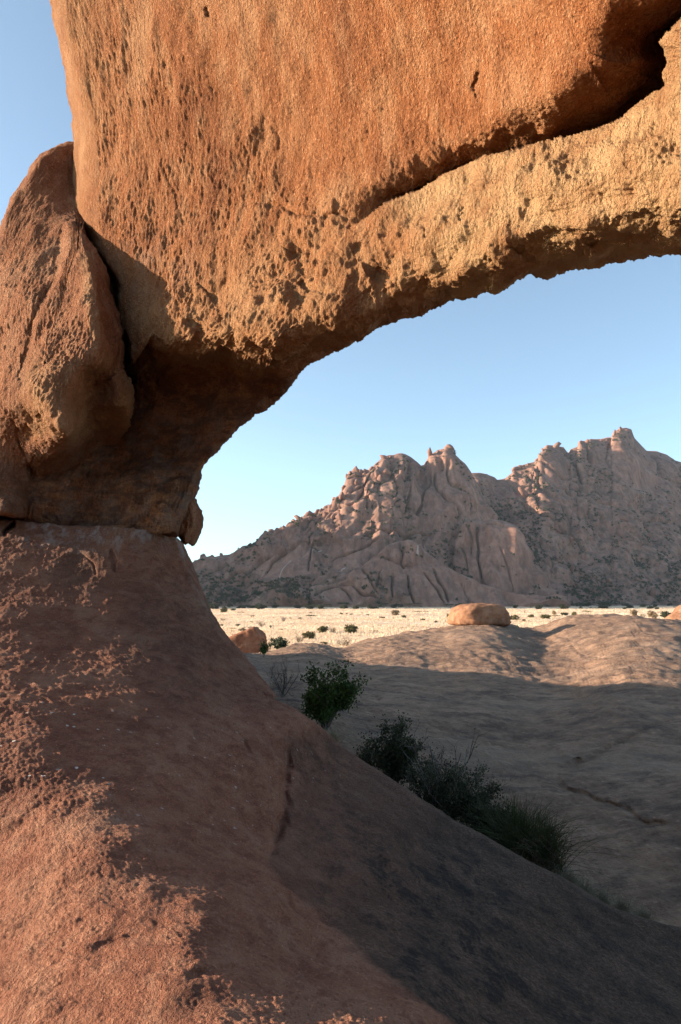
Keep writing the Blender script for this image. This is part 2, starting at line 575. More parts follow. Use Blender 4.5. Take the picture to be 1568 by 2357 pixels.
def build_span():
    th_i, r_i = polar(OPENING)
    th_o, r_o = polar(OUTER)
    th = np.concatenate([np.linspace(173.65, 84.5, 620), np.linspace(84, 52, 26)])
    rin = np.interp(th, th_i, r_i)
    rout = np.interp(th, th_o, r_o)
    w_in, w_out, K = 26.0, 70.0, 10
    qk = 1 - np.cos(np.pi / 2 * np.arange(K) / K)
    NR = 400
    lin = np.linspace(0, 1, NR)
    rr = np.concatenate([rin[:, None] + w_in * qk[None],
                         (rin + w_in)[:, None] + (rout - rin - w_in - w_out)[:, None] * lin[None],
                         rout[:, None] - w_out * qk[None, ::-1]], 1)
    c, s = np.cos(np.radians(th))[:, None], np.sin(np.radians(th))[:, None]
    def pix(r): return CX0 + r * c, CY0 - r * s
    px, py = pix(rr)
    ev = tps(DEPTH_A, 0.004)
    Y = ev(px, py)
    # the crack: rock above it overhangs and runs back into it, the slab below starts with a bright ledge
    d, t = poly_dist(px, py, CRACK)
    low = inside(px, py, CRACK_POLY)
    amp = ss(1.0, 0.80, t) * 0.34 + ss(0.80, 0.30, t) * 0.50
    wd = 60 + 110 * ss(0.85, 0.20, t)
    up = amp * np.clip(1 - d / wd, 0, 1) ** 1.7
    dn = -0.10 * amp * np.exp(-(d / 35) ** 2) + 0.12 * ss(0.95, 0.6, t) * np.exp(-(d / 5) ** 2)
    bulge = -0.22 * ss(0.97, 0.7, t) * np.exp(-((d - 75) / 60) ** 2)
    Y = Y + np.where(low, dn + bulge, up)
    Y = Y + carve(px, py, JOINTS_A)
    # the chin: the face breaks off sharply and the rock runs back under it
    dc, tc = poly_dist(px, py, CHIN)
    below = inside(px, py, CHIN_POLY)
    Y = Y + np.where(below, 1, 0) * (1 - np.exp(-dc / 16.0)) * (0.55 * ss(900, 640, px) + 0.12) * ss(1180, 900, py)
    h_in, h_out = 0.45, 0.9
    qi = np.clip((rr - rin[:, None]) / w_in, 0, 1)
    qo = np.clip((rout[:, None] - rr) / w_out, 0, 1)
    Y = Y + h_in * (1 - np.sqrt(1 - (1 - qi) ** 2)) + h_out * (1 - np.sqrt(1 - (1 - qo) ** 2))
    # wrap over the outer edge, across the back, and under the inner edge
    ro_b = rout[:, None] - w_out * qk[None, 1:]
    Yo_b = Y[:, -1:] + 1.2 * np.sqrt(1 - (1 - qk[None, 1:]) ** 2)
    ri_b = rin[:, None] + w_in * qk[None, 1:][:, ::-1]
    Yi_b = Y[:, :1] + 0.7 * np.sqrt(1 - (1 - qk[None, 1:][:, ::-1]) ** 2)
    tb = np.linspace(0, 1, 24)[None, 1:-1]
    r_b = ro_b[:, -1:] * (1 - tb) + ri_b[:, :1] * tb
    Y_b = Yo_b[:, -1:] * (1 - tb) + Yi_b[:, :1] * tb + 2.2 * np.sin(np.pi * tb)
    R = np.concatenate([rr, ro_b, r_b, ri_b], 1)
    YY = np.concatenate([Y, Yo_b, Y_b, Yi_b], 1)
    PX, PY = pix(R)
    P = at(PX, PY, YY)
    n = grid_normals(P, True)
    view = P - np.array([0, 0, EYE])
    nf = rr.shape[1]
    if (n[:, 40:nf - 40] * view[:, 40:nf - 40]).sum() > 0: n = -n
    Ns = n.copy()
    for _ in range(3):
        Ns = (np.roll(Ns, 1, 1) + Ns + np.roll(Ns, -1, 1)) / 3
    Ns = blur_grid(Ns, 3)
    Ns /= np.linalg.norm(Ns, axis=-1, keepdims=True) + 1e-9
    sp = YY * 2.7 / FPX
    crumb = ss(0, 320, PY - (690 - 0.42 * PX)) * (1 - 0.75 * ss(0, 60, PY - np.interp(PX, [0, 150, 430, 620, 800, 1000, 1568], [950, 1010, 815, 830, 755, 700, 585])))
    dark_under = ss(0, 70, d) * 0 + 1
    under_right = np.zeros_like(PX)
    Q = P * np.array([1.25, 1.25, 0.62])
    patch = 0.70 + 0.45 * ss(-0.35, 0.45, fbm(P * 1.1 + 31, 3))
    disp = 0.060 * fbm(P * 0.75 + 3, 3) + 0.016 * fbm(Q * 2.6 + 9, 3)
    rough = np.maximum(crumb, 0)
    near_crack = np.exp(-(np.where(inside(PX, PY, CRACK_POLY), 999, poly_dist(PX, PY, CRACK)[0]) / 90) ** 2)
    rough = np.clip(rough + 0.7 * near_crack, 0, 1)
    disp = disp + (0.40 + 0.10 * rough) * patch * grain(Q, sp, 0.36, 7, 0.16 + 0.24 * rough)
    # thin flaking ledges that follow the sweep of the arch
    TH = np.radians(th)[:, None] * np.ones_like(R)
    L = np.stack([TH * 1000 / 210, R / 46, YY * 0.3], -1)
    led = perlin(L + 0.5 * np.stack([fbm(P * 1.5, 2)] * 3, -1))
    step = np.floor(led * 5) + ss(0.55, 0.95, led * 5 - np.floor(led * 5))
    under = ss(0, 70, PY - np.interp(PX, [0, 150, 430, 620, 800, 1000, 1568], [950, 1010, 815, 830, 755, 700, 585]))
    disp = disp + (0.002 + 0.014 * crumb + 0.020 * under) * step
    P = P + Ns * disp[..., None]
    # broken lower edge where the block sits on the slope
    foot = ss(172.0, 173.65, th)[:, None]
    P[..., 2] += foot * (0.15 * fbm(P * np.array([2.2, 2.2, 0.2]) + 3, 4) + 0.01)
    rows = [P]
    for end, idx in ((0, 0), (1, -1)):
        loop = P[idx]
        cen = loop.mean(0)
        cap = [cen + (loop - cen) * k + np.array([0, 0, (-0.10 if end == 0 else 0) * (1 - k)]) for k in (0.8, 0.5, 0.2, 0.02)]
        rows = ([np.array(cap[::-1])] + rows) if end == 0 else (rows + [np.array(cap)])
    G = np.concatenate(rows, 0)
    pad = lambda a: np.concatenate([np.repeat(a[:1], 4, 0), a, np.repeat(a[-1:], 4, 0)], 0)
    lowall = inside(PX, PY, [(t[0], t[1]) for t in CRACK_POLY])
    dall, tall = poly_dist(PX, PY, CRACK)
    tint = np.where(lowall, 1.0, 0.0) * ss(0.98, 0.75, tall)
    tint = np.maximum(tint, 0.9 * ss(560, 900, PX) * ss(500, 620, PY) * ss(1200, 900, PX) * 0.6)
    tint = np.maximum(tint, 0.45 * crumb)
    tint *= 1 - 0.8 * ss(0, 45, PY - np.interp(PX, [0, 430, 620, 800, 1000, 1568], [1000, 815, 830, 760, 700, 585]))
    tint = np.maximum(tint, 0.35 * ss(120, 20, PX - 150) * ss(700, 300, PY))
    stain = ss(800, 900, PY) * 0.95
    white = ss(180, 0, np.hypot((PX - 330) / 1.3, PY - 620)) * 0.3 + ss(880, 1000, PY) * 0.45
    attrs = {'tint': pad(np.clip(tint, 0, 1)), 'stain': pad(stain), 'white': pad(np.clip(white, 0, 1))}
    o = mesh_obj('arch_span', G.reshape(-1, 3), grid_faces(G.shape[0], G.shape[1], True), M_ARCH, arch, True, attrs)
    o['label'] = 'orange overhead span with a long dark crack above its pale lower slab'
    return o

def star_body(name, centre, outline, depth, nang, nrad, w, h, hb, thick, mat, parent, disp_fn, attr_fn):
    """closed rock body: relief front inside a star-shaped outline, rounded rim, bulging back"""
    cx, cy = centre
    p = np.array(outline, float)
    a = np.arctan2(p[:, 1] - cy, p[:, 0] - cx)
    r = np.hypot(p[:, 1] - cy, p[:, 0] - cx)
    o = np.argsort(a)
    a, r = a[o], r[o]
    ang = np.linspace(-np.pi, np.pi, nang, endpoint=False)
    rim = np.interp(ang, a, r, period=2 * np.pi)
    circ = np.stack([np.cos(ang) * 9, np.sin(ang) * 9, ang * 0], -1)
    rim = rim + 7 * fbm(circ * 0.55, 5, 0.62)
    K = 8
    qk = 1 - np.cos(np.pi / 2 * np.arange(K) / K)
    lin = np.linspace(0.004, 1, nrad) ** 0.8
    rr = np.concatenate([(rim - w)[:, None] * lin[None], rim[:, None] - w * qk[None, ::-1]], 1)
    back = rim[:, None] - w * qk[None, 1:]
    deep = (rim - w)[:, None] * np.linspace(1, 0.004, 14)[None, 1:]
    R = np.concatenate([rr, back, deep], 1)
    PX = cx + R * np.cos(ang)[:, None]
    PY = cy + R * np.sin(ang)[:, None]
    nf = rr.shape[1]
    Y = depth(PX[:, :nf], PY[:, :nf])
    q = np.clip((rim[:, None] - rr) / w, 0, 1)
    Y = Y + h * (1 - np.sqrt(1 - (1 - q) ** 2))
    Yb = Y[:, -1:] + hb * np.sqrt(1 - (1 - qk[None, 1:]) ** 2)
    tt = np.linspace(0, 1, 14)[None, 1:]
    mid = Yb[:, -1].mean() + thick
    Yd = Yb[:, -1:] * (1 - tt) + mid * tt
    YY = np.concatenate([Y, Yb, Yd], 1)
    P = at(PX, PY, YY)
    n = grid_normals(np.concatenate([P[-1:], P, P[:1]], 0))[1:-1]
    view = P - np.array([0, 0, EYE])
    if (n[:, :nf] * view[:, :nf]).sum() > 0: n = -n
    P = P + n * disp_fn(P, PX, PY, YY)[..., None]
    G = np.concatenate([P, P[:1]], 0)
    nr, nc = P.shape[:2]
    f = grid_faces(nr + 1, nc)
    f = np.where(f >= nr * nc, f - nr * nc, f)
    return mesh_obj(name, P.reshape(-1, 3), f, mat, parent, True, attr_fn(PX, PY))

def build_left_rock():
    outline = [(174, 326), (154, 328), (128, 339), (96, 362), (64, 403), (38, 438), (19, 480), (0, 534), (-40, 620), (-90, 730), (-130, 850), (-160, 1000),
               (-170, 1150), (-150, 1190), (-60, 1189), (0, 1188), (60, 1184), (70, 1150), (160, 1140), (240, 1080), (282, 1000), (306, 955), (310, 925), (298, 880),
               (284, 850), (281, 800), (275, 745), (268, 700), (258, 660), (247, 625), (232, 600), (215, 572), (203, 545), (196, 510), (200, 470), (215, 420), (205, 360)]
    ctrl = [(150, 345, 12.4), (100, 420, 11.7), (60, 480, 11.5), (150, 450, 11.7), (190, 420, 12.2), (20, 560, 11.15), (80, 580, 10.7), (130, 560, 10.75), (0, 700, 10.6), (60, 690, 10.15),
            (105, 665, 10.2), (0, 850, 10.15), (45, 850, 9.85), (0, 940, 10.0), (-100, 800, 11.2), (-100, 950, 10.9), (-150, 1100, 10.9),
            (168, 490, 11.3), (182, 520, 10.9), (205, 580, 10.25), (222, 640, 9.85), (230, 720, 9.55), (236, 800, 9.4), (228, 835, 9.4),
            (140, 620, 10.3), (170, 650, 10.05), (100, 760, 9.85), (170, 760, 9.65), (80, 860, 9.45), (160, 880, 9.15), (105, 955, 9.2), (152, 1000, 9.1),
            (255, 690, 10.1), (266, 760, 9.95), (274, 835, 9.9), (256, 650, 10.3),
            (275, 890, 9.85), (308, 925, 10.2), (268, 940, 10.1), (225, 890, 9.95), (205, 950, 10.15), (190, 1010, 10.7), (155, 1050, 10.6), (75, 990, 10.05),
            (0, 1000, 10.4), (-100, 1040, 10.9), (100, 1090, 10.9), (200, 1080, 11.4), (0, 1130, 10.3), (30, 1172, 10.1), (-60, 1170, 10.3), (80, 1150, 10.9), (250, 1020, 11.5)]
    base = tps(ctrl, 0.0006)
    FLAKE = [(128, 640), (106, 675), (69, 755), (54, 825), (51, 906), (64, 947), (96, 979), (134, 1002), (154, 1021), (176, 986), (192, 938), (205, 874), (243, 854),
             (245, 800), (238, 700), (228, 640), (212, 585), (196, 530), (165, 500), (150, 512), (131, 601)]
    joints = [([(128, 640), (106, 675), (69, 755), (54, 825), (51, 906)], 6, 0.06), ([(150, 512), (131, 601), (128, 640)], 6, 0.05),
              ([(62, 1060), (75, 1110), (68, 1160), (60, 1190)], 4, 0.10), ([(20, 960), (60, 1040), (75, 1090)], 4, 0.04)]
    def depth(px, py):
        Y = base(px, py)
        ins = inside(px, py, FLAKE)
        d, _ = poly_dist(px, py, FLAKE + FLAKE[:1])
        lowpart = ss(820, 960, py)
        Y = Y - np.where(ins, 0.10 * ss(0, 14, d) + 0.16 * lowpart * np.sqrt(ss(0, 30, d)), 0)
        nod = np.hypot((px - 281) / 44, (py - 908) / 52)
        Y = Y - 0.10 * np.sqrt(np.clip(1 - nod ** 2, 0, 1))
        return Y + carve(px, py, joints)
    def disp(P, px, py, Y):
        sp = Y * 2.6 / FPX
        crumb = np.clip(ss(700, 900, py) * ss(1030, 990, py) * ss(20, 90, px) + ss(90, 0, np.hypot(px - 280, py - 905)), 0, 1)
        Q = P * np.array([1.3, 1.3, 0.6])
        return (0.05 * fbm(P * 0.8 + 5, 3) + 0.02 * fbm(Q * 3.0, 3) + (0.32 + 0.12 * crumb) * grain(Q, sp, 0.30, 7, 0.16 + 0.30 * crumb))
    def attr(px, py):
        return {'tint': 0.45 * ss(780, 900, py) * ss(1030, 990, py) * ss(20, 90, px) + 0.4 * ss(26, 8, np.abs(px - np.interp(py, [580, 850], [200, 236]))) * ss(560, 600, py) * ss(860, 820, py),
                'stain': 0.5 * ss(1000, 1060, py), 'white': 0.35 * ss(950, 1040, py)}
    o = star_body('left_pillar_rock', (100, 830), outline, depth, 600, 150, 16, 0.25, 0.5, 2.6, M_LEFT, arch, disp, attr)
    o['label'] = 'reddish rounded rock with a jutting flake left of the span'
    return o

M_LEFT = rock_mat('left_granite', (0.50, 0.205, 0.095), (0.36, 0.140, 0.065), (0.60, 0.32, 0.18), 30, 0.6,
                  (1.5, 1.5, 0.55), (0.1, 0.25, 0), 0.11, 1.0, arch_extra, 0.8)

def rounded_rock(name, planes, seed, nu, nv, mat, parent, rough=0.06, sharp=9.0):
    """boulder: softened intersection of cutting planes round the origin (unit size)"""
    u = np.linspace(0, np.pi, nu)[:, None]
    v = np.linspace(0, 2 * np.pi, nv, endpoint=False)[None]
    D = np.stack([np.sin(u) * np.cos(v), np.sin(u) * np.sin(v), np.cos(u) * np.ones_like(v)], -1)
    acc = 0
    for n, d in planes:
        n = np.array(n, float); n /= np.linalg.norm(n)
        acc = acc + np.maximum(D @ n / d, 1e-3) ** sharp
    r = acc ** (-1 / sharp)
    P = D * r[..., None]
    P = P * (1 + rough * fbm(P * 1.7 + seed * 7.1, 5, 0.55))[..., None]
    return P, grid_faces(nu, nv, True)

def random_planes(seed, flat=1.0):
    g = np.random.default_rng(seed)
    pl = []
    for _ in range(11):
        n = g.normal(size=3)
        pl.append((n, g.uniform(0.75, 1.1)))
    return pl

build_span()
build_left_rock()

def build_chockstone():
    # dark slab wedged behind the pillar's foot, seen past its edge
    P, f = rounded_rock('chockstone', [((1, 0, 0.15), 0.9), ((-1, 0, 0), 1), ((0, -1, 0), 1), ((0, 1, 0), 1), ((0.5, 0, 0.9), 1.0), ((0.75, 0, -0.7), 0.85), ((-0.4, 0, -1), 1)], 3, 36, 60, None, None, 0.10)
    c = at(437, 1200, 11.5)
    P = P * np.array([0.165, 0.4, 0.37])
    P = P + 0.02 * fbm(P * 9, 3)[..., None]
    z = np.zeros(P.shape[:2])
    o = mesh_obj('chockstone', (P + c).reshape(-1, 3), f, M_LEFT, arch, True, {'tint': z, 'stain': z, 'white': z})
    o['label'] = 'dark chockstone jammed behind the foot of the pillar'
build_chockstone()

# ================================================================== FOREGROUND ROCK (the slope that carries the arch)
SIL = [(1150, 418), (1240, 420), (1253, 424), (1290, 440), (1320, 452), (1370, 470), (1410, 490), (1450, 515), (1490, 545), (1540, 588), (1580, 622), (1597, 636), (1606, 634), (1622, 662), (1666, 732),
       (1704, 776), (1735, 814), (1771, 872), (1810, 929), (1848, 987), (1887, 1044), (1927, 1121), (1968, 1188), (2004, 1260), (2033, 1317),
       (2091, 1409), (2116, 1494), (2136, 1568), (2230, 1850), (2400, 2200), (2700, 2500)]
PED_TOP = [(-420, 1180), (0, 1193), (36, 1197), (155, 1209), (277, 1213), (360, 1221), (400, 1234), (425, 1252)]
DEPTH_D = [
    (-400, 1200, 11.5), (-200, 1200, 10.9), (0, 1200, 10.6), (200, 1215, 10.55), (350, 1225, 10.5), (415, 1250, 10.9),
    (-400, 1330, 10.4), (-100, 1320, 9.55), (40, 1320, 9.65), (150, 1310, 9.92), (300, 1310, 10.1), (430, 1310, 10.9),
    (-400, 1500, 8.6), (-100, 1500, 7.72), (60, 1500, 7.88), (200, 1500, 8.25), (350, 1500, 8.6), (480, 1500, 9.4), (545, 1500, 10.2),
    (-400, 1700, 6.3), (-100, 1700, 5.78), (90, 1700, 5.88), (250, 1700, 6.27), (400, 1700, 6.7), (550, 1700, 7.3), (640, 1700, 7.8), (700, 1680, 8.5), (765, 1705, 9.4),
    (-400, 1900, 5.9), (0, 1900, 4.95), (200, 1900, 4.73), (350, 1900, 5.0), (500, 1900, 5.55), (630, 1900, 6.2), (760, 1900, 6.75), (900, 1890, 7.5), (1040, 1897, 8.5),
    (-400, 2100, 5.0), (0, 2100, 4.18), (300, 2100, 3.86), (450, 2100, 3.90), (600, 2100, 4.30), (720, 2100, 4.85), (900, 2100, 5.45), (1150, 2100, 6.4), (1400, 2100, 7.7),
    (-400, 2356, 4.1), (0, 2356, 3.36), (400, 2356, 3.02), (680, 2356, 3.03), (850, 2356, 3.22), (985, 2356, 3.62), (1100, 2356, 4.15), (1300, 2356, 4.8), (1568, 2356, 5.7), (1850, 2356, 7.0),
    (-400, 2680, 3.3), (0, 2680, 2.75), (600, 2680, 2.42), (1000, 2680, 2.6), (1300, 2680, 3.1), (1700, 2680, 4.2), (2200, 2680, 5.8)]
RIDGE_EDGE = [(655, 1690), (668, 1760), (655, 1850), (640, 1920), (612, 1985), (640, 2040), (720, 2110), (800, 2170), (900, 2260), (1000, 2350), (1150, 2500)]
JOINTS_D = [
    (RIDGE_EDGE[:5], 10, 0.13), (RIDGE_EDGE[4:], 16, 0.05),
    ([(140, 1283), (185, 1280), (215, 1300), (225, 1325)], 3, 0.03), ([(255, 1260), (270, 1290), (265, 1320)], 4, 0.05),
    ([(655, 1690), (690, 1700), (720, 1720)], 8, 0.08), ([(700, 1655), (740, 1690), (790, 1730)], 7, 0.07),
    ([(0, 1232), (20, 1215), (40, 1200)], 5, 0.25),
    ([(440, 1640), (500, 1660), (560, 1700), (600, 1760)], 7, 0.05), ([(300, 1560), (360, 1590), (430, 1610), (500, 1625)], 6, 0.04),
    ([(420, 1930), (500, 1960), (580, 2000)], 6, 0.03), ([(60, 1560), (140, 1590), (230, 1600)], 5, 0.03), ([(150, 1660), (260, 1690), (380, 1700)], 5, 0.03),
    ([(200, 2180), (300, 2150), (380, 2160)], 9, 0.03), ([(420, 2250), (520, 2225), (640, 2240)], 9, 0.03)]

def build_foreground():
    py = np.concatenate([np.linspace(1168, 2375, 530), np.linspace(2380, 2690, 24)])
    sil = curve(SIL, py)
    w, K = 22.0, 10
    qk = 1 - np.cos(np.pi / 2 * np.arange(K) / K)
    L = -420.0
    stop = np.minimum(sil - w, 1630)[:, None]
    x_lin = np.concatenate([np.repeat(np.linspace(L, -12, 30)[None, :-1], len(py), 0), -12 + (stop + 12) * np.linspace(0, 1, 520)[None],
                            stop + (sil[:, None] - w - stop + 0.6) * np.linspace(0.08, 1, 12)[None]], 1)
    px = np.concatenate([x_lin, sil[:, None] - w * qk[None, ::-1]], 1)
    PY = np.repeat(py[:, None], px.shape[1], 1)
    top = curve(PED_TOP, px)
    over = np.clip(top - PY, 0, None)
    ev = tps(DEPTH_D, 0.002)
    Y = ev(px, np.maximum(PY, top))
    q = np.clip((sil[:, None] - px) / w, 0, 1)
    Y = Y + 0.35 * (1 - np.sqrt(1 - (1 - q) ** 2))
    Y = Y + carve(px, PY, JOINTS_D)
    # scoop left by a fallen flake, and the step where the dark slab starts
    sc = np.hypot((px - 180) / 60, (PY - 1310) / 38)
    Y = Y + 0.03 * ss(1.1, 0.4, sc)
    Y = Y + over * 0.10
    PYf = np.where(over > 0, top + over * 0.06, PY)
    # wrap down the far side
    steps = np.array([0.25, 0.7, 1.4, 2.4, 3.6])
    pxb = sil[:, None] - np.array([2, 10, 26, 50, 90])[None]
    Yb = Y[:, -1:] + steps[None] * 0.9
    pyb = np.repeat(PYf[:, -1:], 5, 1) + np.array([0, 4, 12, 30, 60])[None]
    PX = np.concatenate([px, pxb], 1)
    PYY = np.concatenate([PYf, pyb], 1)
    YY = np.concatenate([Y, Yb], 1)
    P = at(PX, PYY, YY)
    n = grid_normals(P)
    view = P - np.array([0, 0, EYE])
    if (n[100:] * view[100:]).sum() > 0: n = -n
    n = blur_grid(n, 4)
    n /= np.linalg.norm(n, axis=-1, keepdims=True) + 1e-9
    sp = np.maximum(YY * 2.8 / FPX, 0.75 * np.abs(np.gradient(YY, axis=0)))
    sp = np.minimum(sp, YY * 8 / FPX)
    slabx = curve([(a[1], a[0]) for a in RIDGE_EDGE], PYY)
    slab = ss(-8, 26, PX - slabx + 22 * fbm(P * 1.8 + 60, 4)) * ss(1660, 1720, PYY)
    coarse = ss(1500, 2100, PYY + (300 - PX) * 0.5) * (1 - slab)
    disp = 0.035 * fbm(P * 1.1 + 2, 3) + 0.014 * fbm(P * np.array([1, 1, 1.6]) * 3.5 + 8, 3)
    disp = disp * (1 - 0.4 * slab) * (0.45 + 0.55 * ss(1750, 2000, PYY))
    patch = 0.60 + 0.55 * ss(-0.35, 0.45, fbm(P * 1.6 + 31, 3))
    disp = disp + (0.19 + 0.09 * coarse) * patch * grain(P, sp, 0.20, 8, 0.20)
    f1, f2, _ = worley(P / 0.034, 23, False)
    disp = disp + (0.002 + 0.007 * coarse) * patch * (0.62 - np.minimum(f1, 0.62)) * 1.4 * ss(2.0, 4.0, 0.034 / sp)
    # thin exfoliation ledges, edges facing downhill
    led = perlin(np.stack([PX / 230, PYY / 60, YY * 0.2], -1) + 0.5 * np.stack([fbm(P * 2.5, 2)] * 3, -1))
    step = np.floor(led * 5) + ss(0.6, 0.95, led * 5 - np.floor(led * 5))
    disp = disp + 0.004 * step * ss(1250, 1400, PYY)
    P = P + n * disp[..., None]
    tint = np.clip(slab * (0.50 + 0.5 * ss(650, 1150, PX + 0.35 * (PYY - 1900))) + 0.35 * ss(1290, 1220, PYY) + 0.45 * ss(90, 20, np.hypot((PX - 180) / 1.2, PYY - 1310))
                   + 0.25 * ss(300, 60, np.hypot((PX - 420) / 0.9, PYY - 1500)), 0, 1)  # slab darkens to the lower right, part of its shade painted in
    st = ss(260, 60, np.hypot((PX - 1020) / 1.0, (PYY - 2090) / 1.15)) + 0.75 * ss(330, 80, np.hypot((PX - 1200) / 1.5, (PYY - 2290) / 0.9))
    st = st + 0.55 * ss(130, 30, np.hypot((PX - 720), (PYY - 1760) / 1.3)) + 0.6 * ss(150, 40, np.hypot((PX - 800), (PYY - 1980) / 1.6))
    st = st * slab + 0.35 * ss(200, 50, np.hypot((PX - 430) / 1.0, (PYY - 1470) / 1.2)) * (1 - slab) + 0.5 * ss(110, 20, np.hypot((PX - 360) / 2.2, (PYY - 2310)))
    white = ss(1300, 1215, PYY) * ss(20, 80, PX) * 0.85 + 0.5 * ss(30, 8, sil_dist(PX, PYY)) * ss(1500, 1300, PYY)
    lime = ss(170, 60, np.hypot((PX - 110) / 1.4, (PYY - 1720))) + 0.55 * ss(260, 60, np.hypot((PX - 470) / 1.6, (PYY - 1790)))
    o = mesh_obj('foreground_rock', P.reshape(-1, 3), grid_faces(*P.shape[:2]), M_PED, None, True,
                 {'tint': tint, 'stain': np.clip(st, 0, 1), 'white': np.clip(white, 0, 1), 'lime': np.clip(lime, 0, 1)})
    tag(o, 'bare reddish granite slope carrying the arch, sunlit at its lower left', 'rock slope', kind='structure')

def sil_dist(px, py):
    return np.abs(curve(SIL, py) - px)

build_foreground()

# ================================================================== MIDDLE ROCK DOME
CREST = [(380, 1500), (520, 1502), (613, 1498), (641, 1495), (682, 1484), (713, 1481), (744, 1482), (775, 1488), (790, 1490), (816, 1481), (840, 1472), (881, 1465), (926, 1455), (971, 1450),
         (1029, 1441), (1060, 1435), (1097, 1432), (1163, 1434), (1185, 1441), (1204, 1449), (1235, 1444), (1269, 1434), (1300, 1419), (1355, 1414), (1448, 1413), (1476, 1418), (1568, 1427), (1750, 1440), (1950, 1460)]
CREST_Y = [(380, 40), (613, 38), (713, 41), (790, 44), (881, 50), (1029, 57), (1163, 58), (1204, 60), (1300, 62), (1568, 62), (1950, 60)]
DEPTH_E = [(1568, 2160, 8.4), (1900, 2160, 9.0), (1300, 2070, 9.6), (1100, 1990, 10.8), (900, 1860, 12.4), (780, 1750, 14.2), (700, 1670, 16.2), (640, 1605, 18.4), (500, 1600, 18.5), (380, 1600, 18.5),
           (1568, 1900, 11.2), (1568, 1700, 16.6), (1568, 1600, 21.8), (1568, 1500, 34), (1568, 1450, 49), (1900, 1900, 11.2), (1900, 1700, 16.6), (1900, 1550, 27),
           (1200, 1850, 13.0), (1200, 1700, 17.6), (1200, 1600, 24), (1200, 1520, 35), (1200, 1470, 50), (1380, 1800, 13.8), (1250, 1480, 51), (1340, 1470, 47), (1450, 1470, 40.5), (1540, 1470, 40), (1260, 1520, 37.5), (1420, 1515, 32), (1380, 1600, 22.5),
           (900, 1750, 14.6), (900, 1650, 18.6), (900, 1560, 27), (900, 1500, 38.5), (700, 1590, 19.8), (700, 1540, 26), (700, 1505, 34), (560, 1540, 26), (560, 1510, 33), (400, 1510, 33),
           (1050, 1460, 48), (1050, 1560, 27.5)]
JOINTS_E = [([(1568, 1640), (1500, 1668), (1420, 1705), (1350, 1740), (1300, 1755), (1250, 1745)], 5, 0.16),
            ([(1290, 1755), (1288, 1785), (1300, 1815), (1380, 1840), (1450, 1870), (1490, 1893), (1568, 1902)], 6, 0.16),
            ([(1270, 1720), (1300, 1745), (1350, 1745)], 8, 0.12), ([(1020, 1520), (1060, 1515), (1100, 1510)], 4, 0.25),
            ([(1200, 1560), (1300, 1545), (1400, 1530)], 4, 0.2), ([(760, 1510), (830, 1520), (900, 1510)], 3, 0.2),
            ([(830, 1600), (880, 1620), (950, 1615)], 5, 0.12), ([(1240, 1460), (1330, 1500), (1420, 1525)], 5, 0.45), ([(1150, 1450), (1190, 1475), (1230, 1490)], 4, 0.35)]

def build_dome():
    px = np.concatenate([np.linspace(380, 560, 20)[:-1], np.linspace(560, 1600, 460), np.linspace(1604, 1950, 20)])
    cr = curve(CREST, px)
    bot = np.minimum(curve([(a[1], a[0]) for a in SIL], px) + 70, 2300)
    bot = np.maximum(bot, 1660)
    t = np.linspace(0, 1, 270) ** 1.35
    PX = np.repeat(px[None], len(t), 0)
    PY = cr[None] + (bot - cr)[None] * t[:, None]
    ctrl = [(a, b, math.log(c)) for a, b, c in DEPTH_E] + [(a, curve(CREST, a) + 2, math.log(b)) for a, b in CREST_Y]
    ev = tps(ctrl, 0.001)
    Y = np.exp(ev(PX, PY))
    cy = curve(CREST_Y, px)
    # rounding of the skyline
    k = np.clip((PY - cr[None]) / 7.0, 0, 1)
    Y = Y + 2.2 * (1 - np.sqrt(1 - (1 - k) ** 2))
    Y = Y + carve(PX, PY, JOINTS_E) * 1.0
    back = np.array([0.02, 0.06, 0.13, 0.25, 0.45, 0.7, 1.0])
    Yc = Y[0]
    P = at(PX, PY, Y)
    rows = []
    for b in back[::-1]:
        Yb = Yc + 75 * b
        q = at(px, cr, Yb)
        q[:, 2] = P[0, :, 2] + (-1.2 - P[0, :, 2]) * (1 - (1 - b) ** 1.4)
        q[:, 2] = np.minimum(q[:, 2], at(px, cr, Yb)[:, 2] - 0.4 * b)
        rows.append(q)
    P = np.concatenate([np.array(rows), P], 0)
    nb = len(back)
    n = grid_normals(P)
    if n[..., 2].mean() < 0: n = -n
    sp = np.concatenate([np.repeat(Yc[None] * 2.6 / FPX, nb, 0), np.maximum(Y * 2.6 / FPX, 0.6 * np.abs(np.gradient(Y, axis=0)))], 0)
    Q = P * np.array([0.8, 1.0, 1.6])
    disp = 0.14 * fbm(P * np.array([0.16, 0.16, 0.3]) + 4, 3) * np.clip(sp / 0.06, 0.35, 1.2)
    
    rip = perlin(P * np.array([0.9, 1.9, 1.5]) + 50)
    disp = disp + 0.17 * grain(P, sp, 1.2, 7, 0.22)
    disp[:nb] *= 0.5
    P = P + n * disp[..., None]
    o = mesh_obj('rock_dome', P.reshape(-1, 3), grid_faces(*P.shape[:2]), M_DOME, None, True)
    tag(o, 'broad granite dome beyond the gully, shaded in front and sunlit along its crest', 'rock dome', kind='structure')
    return o
dome = build_dome()

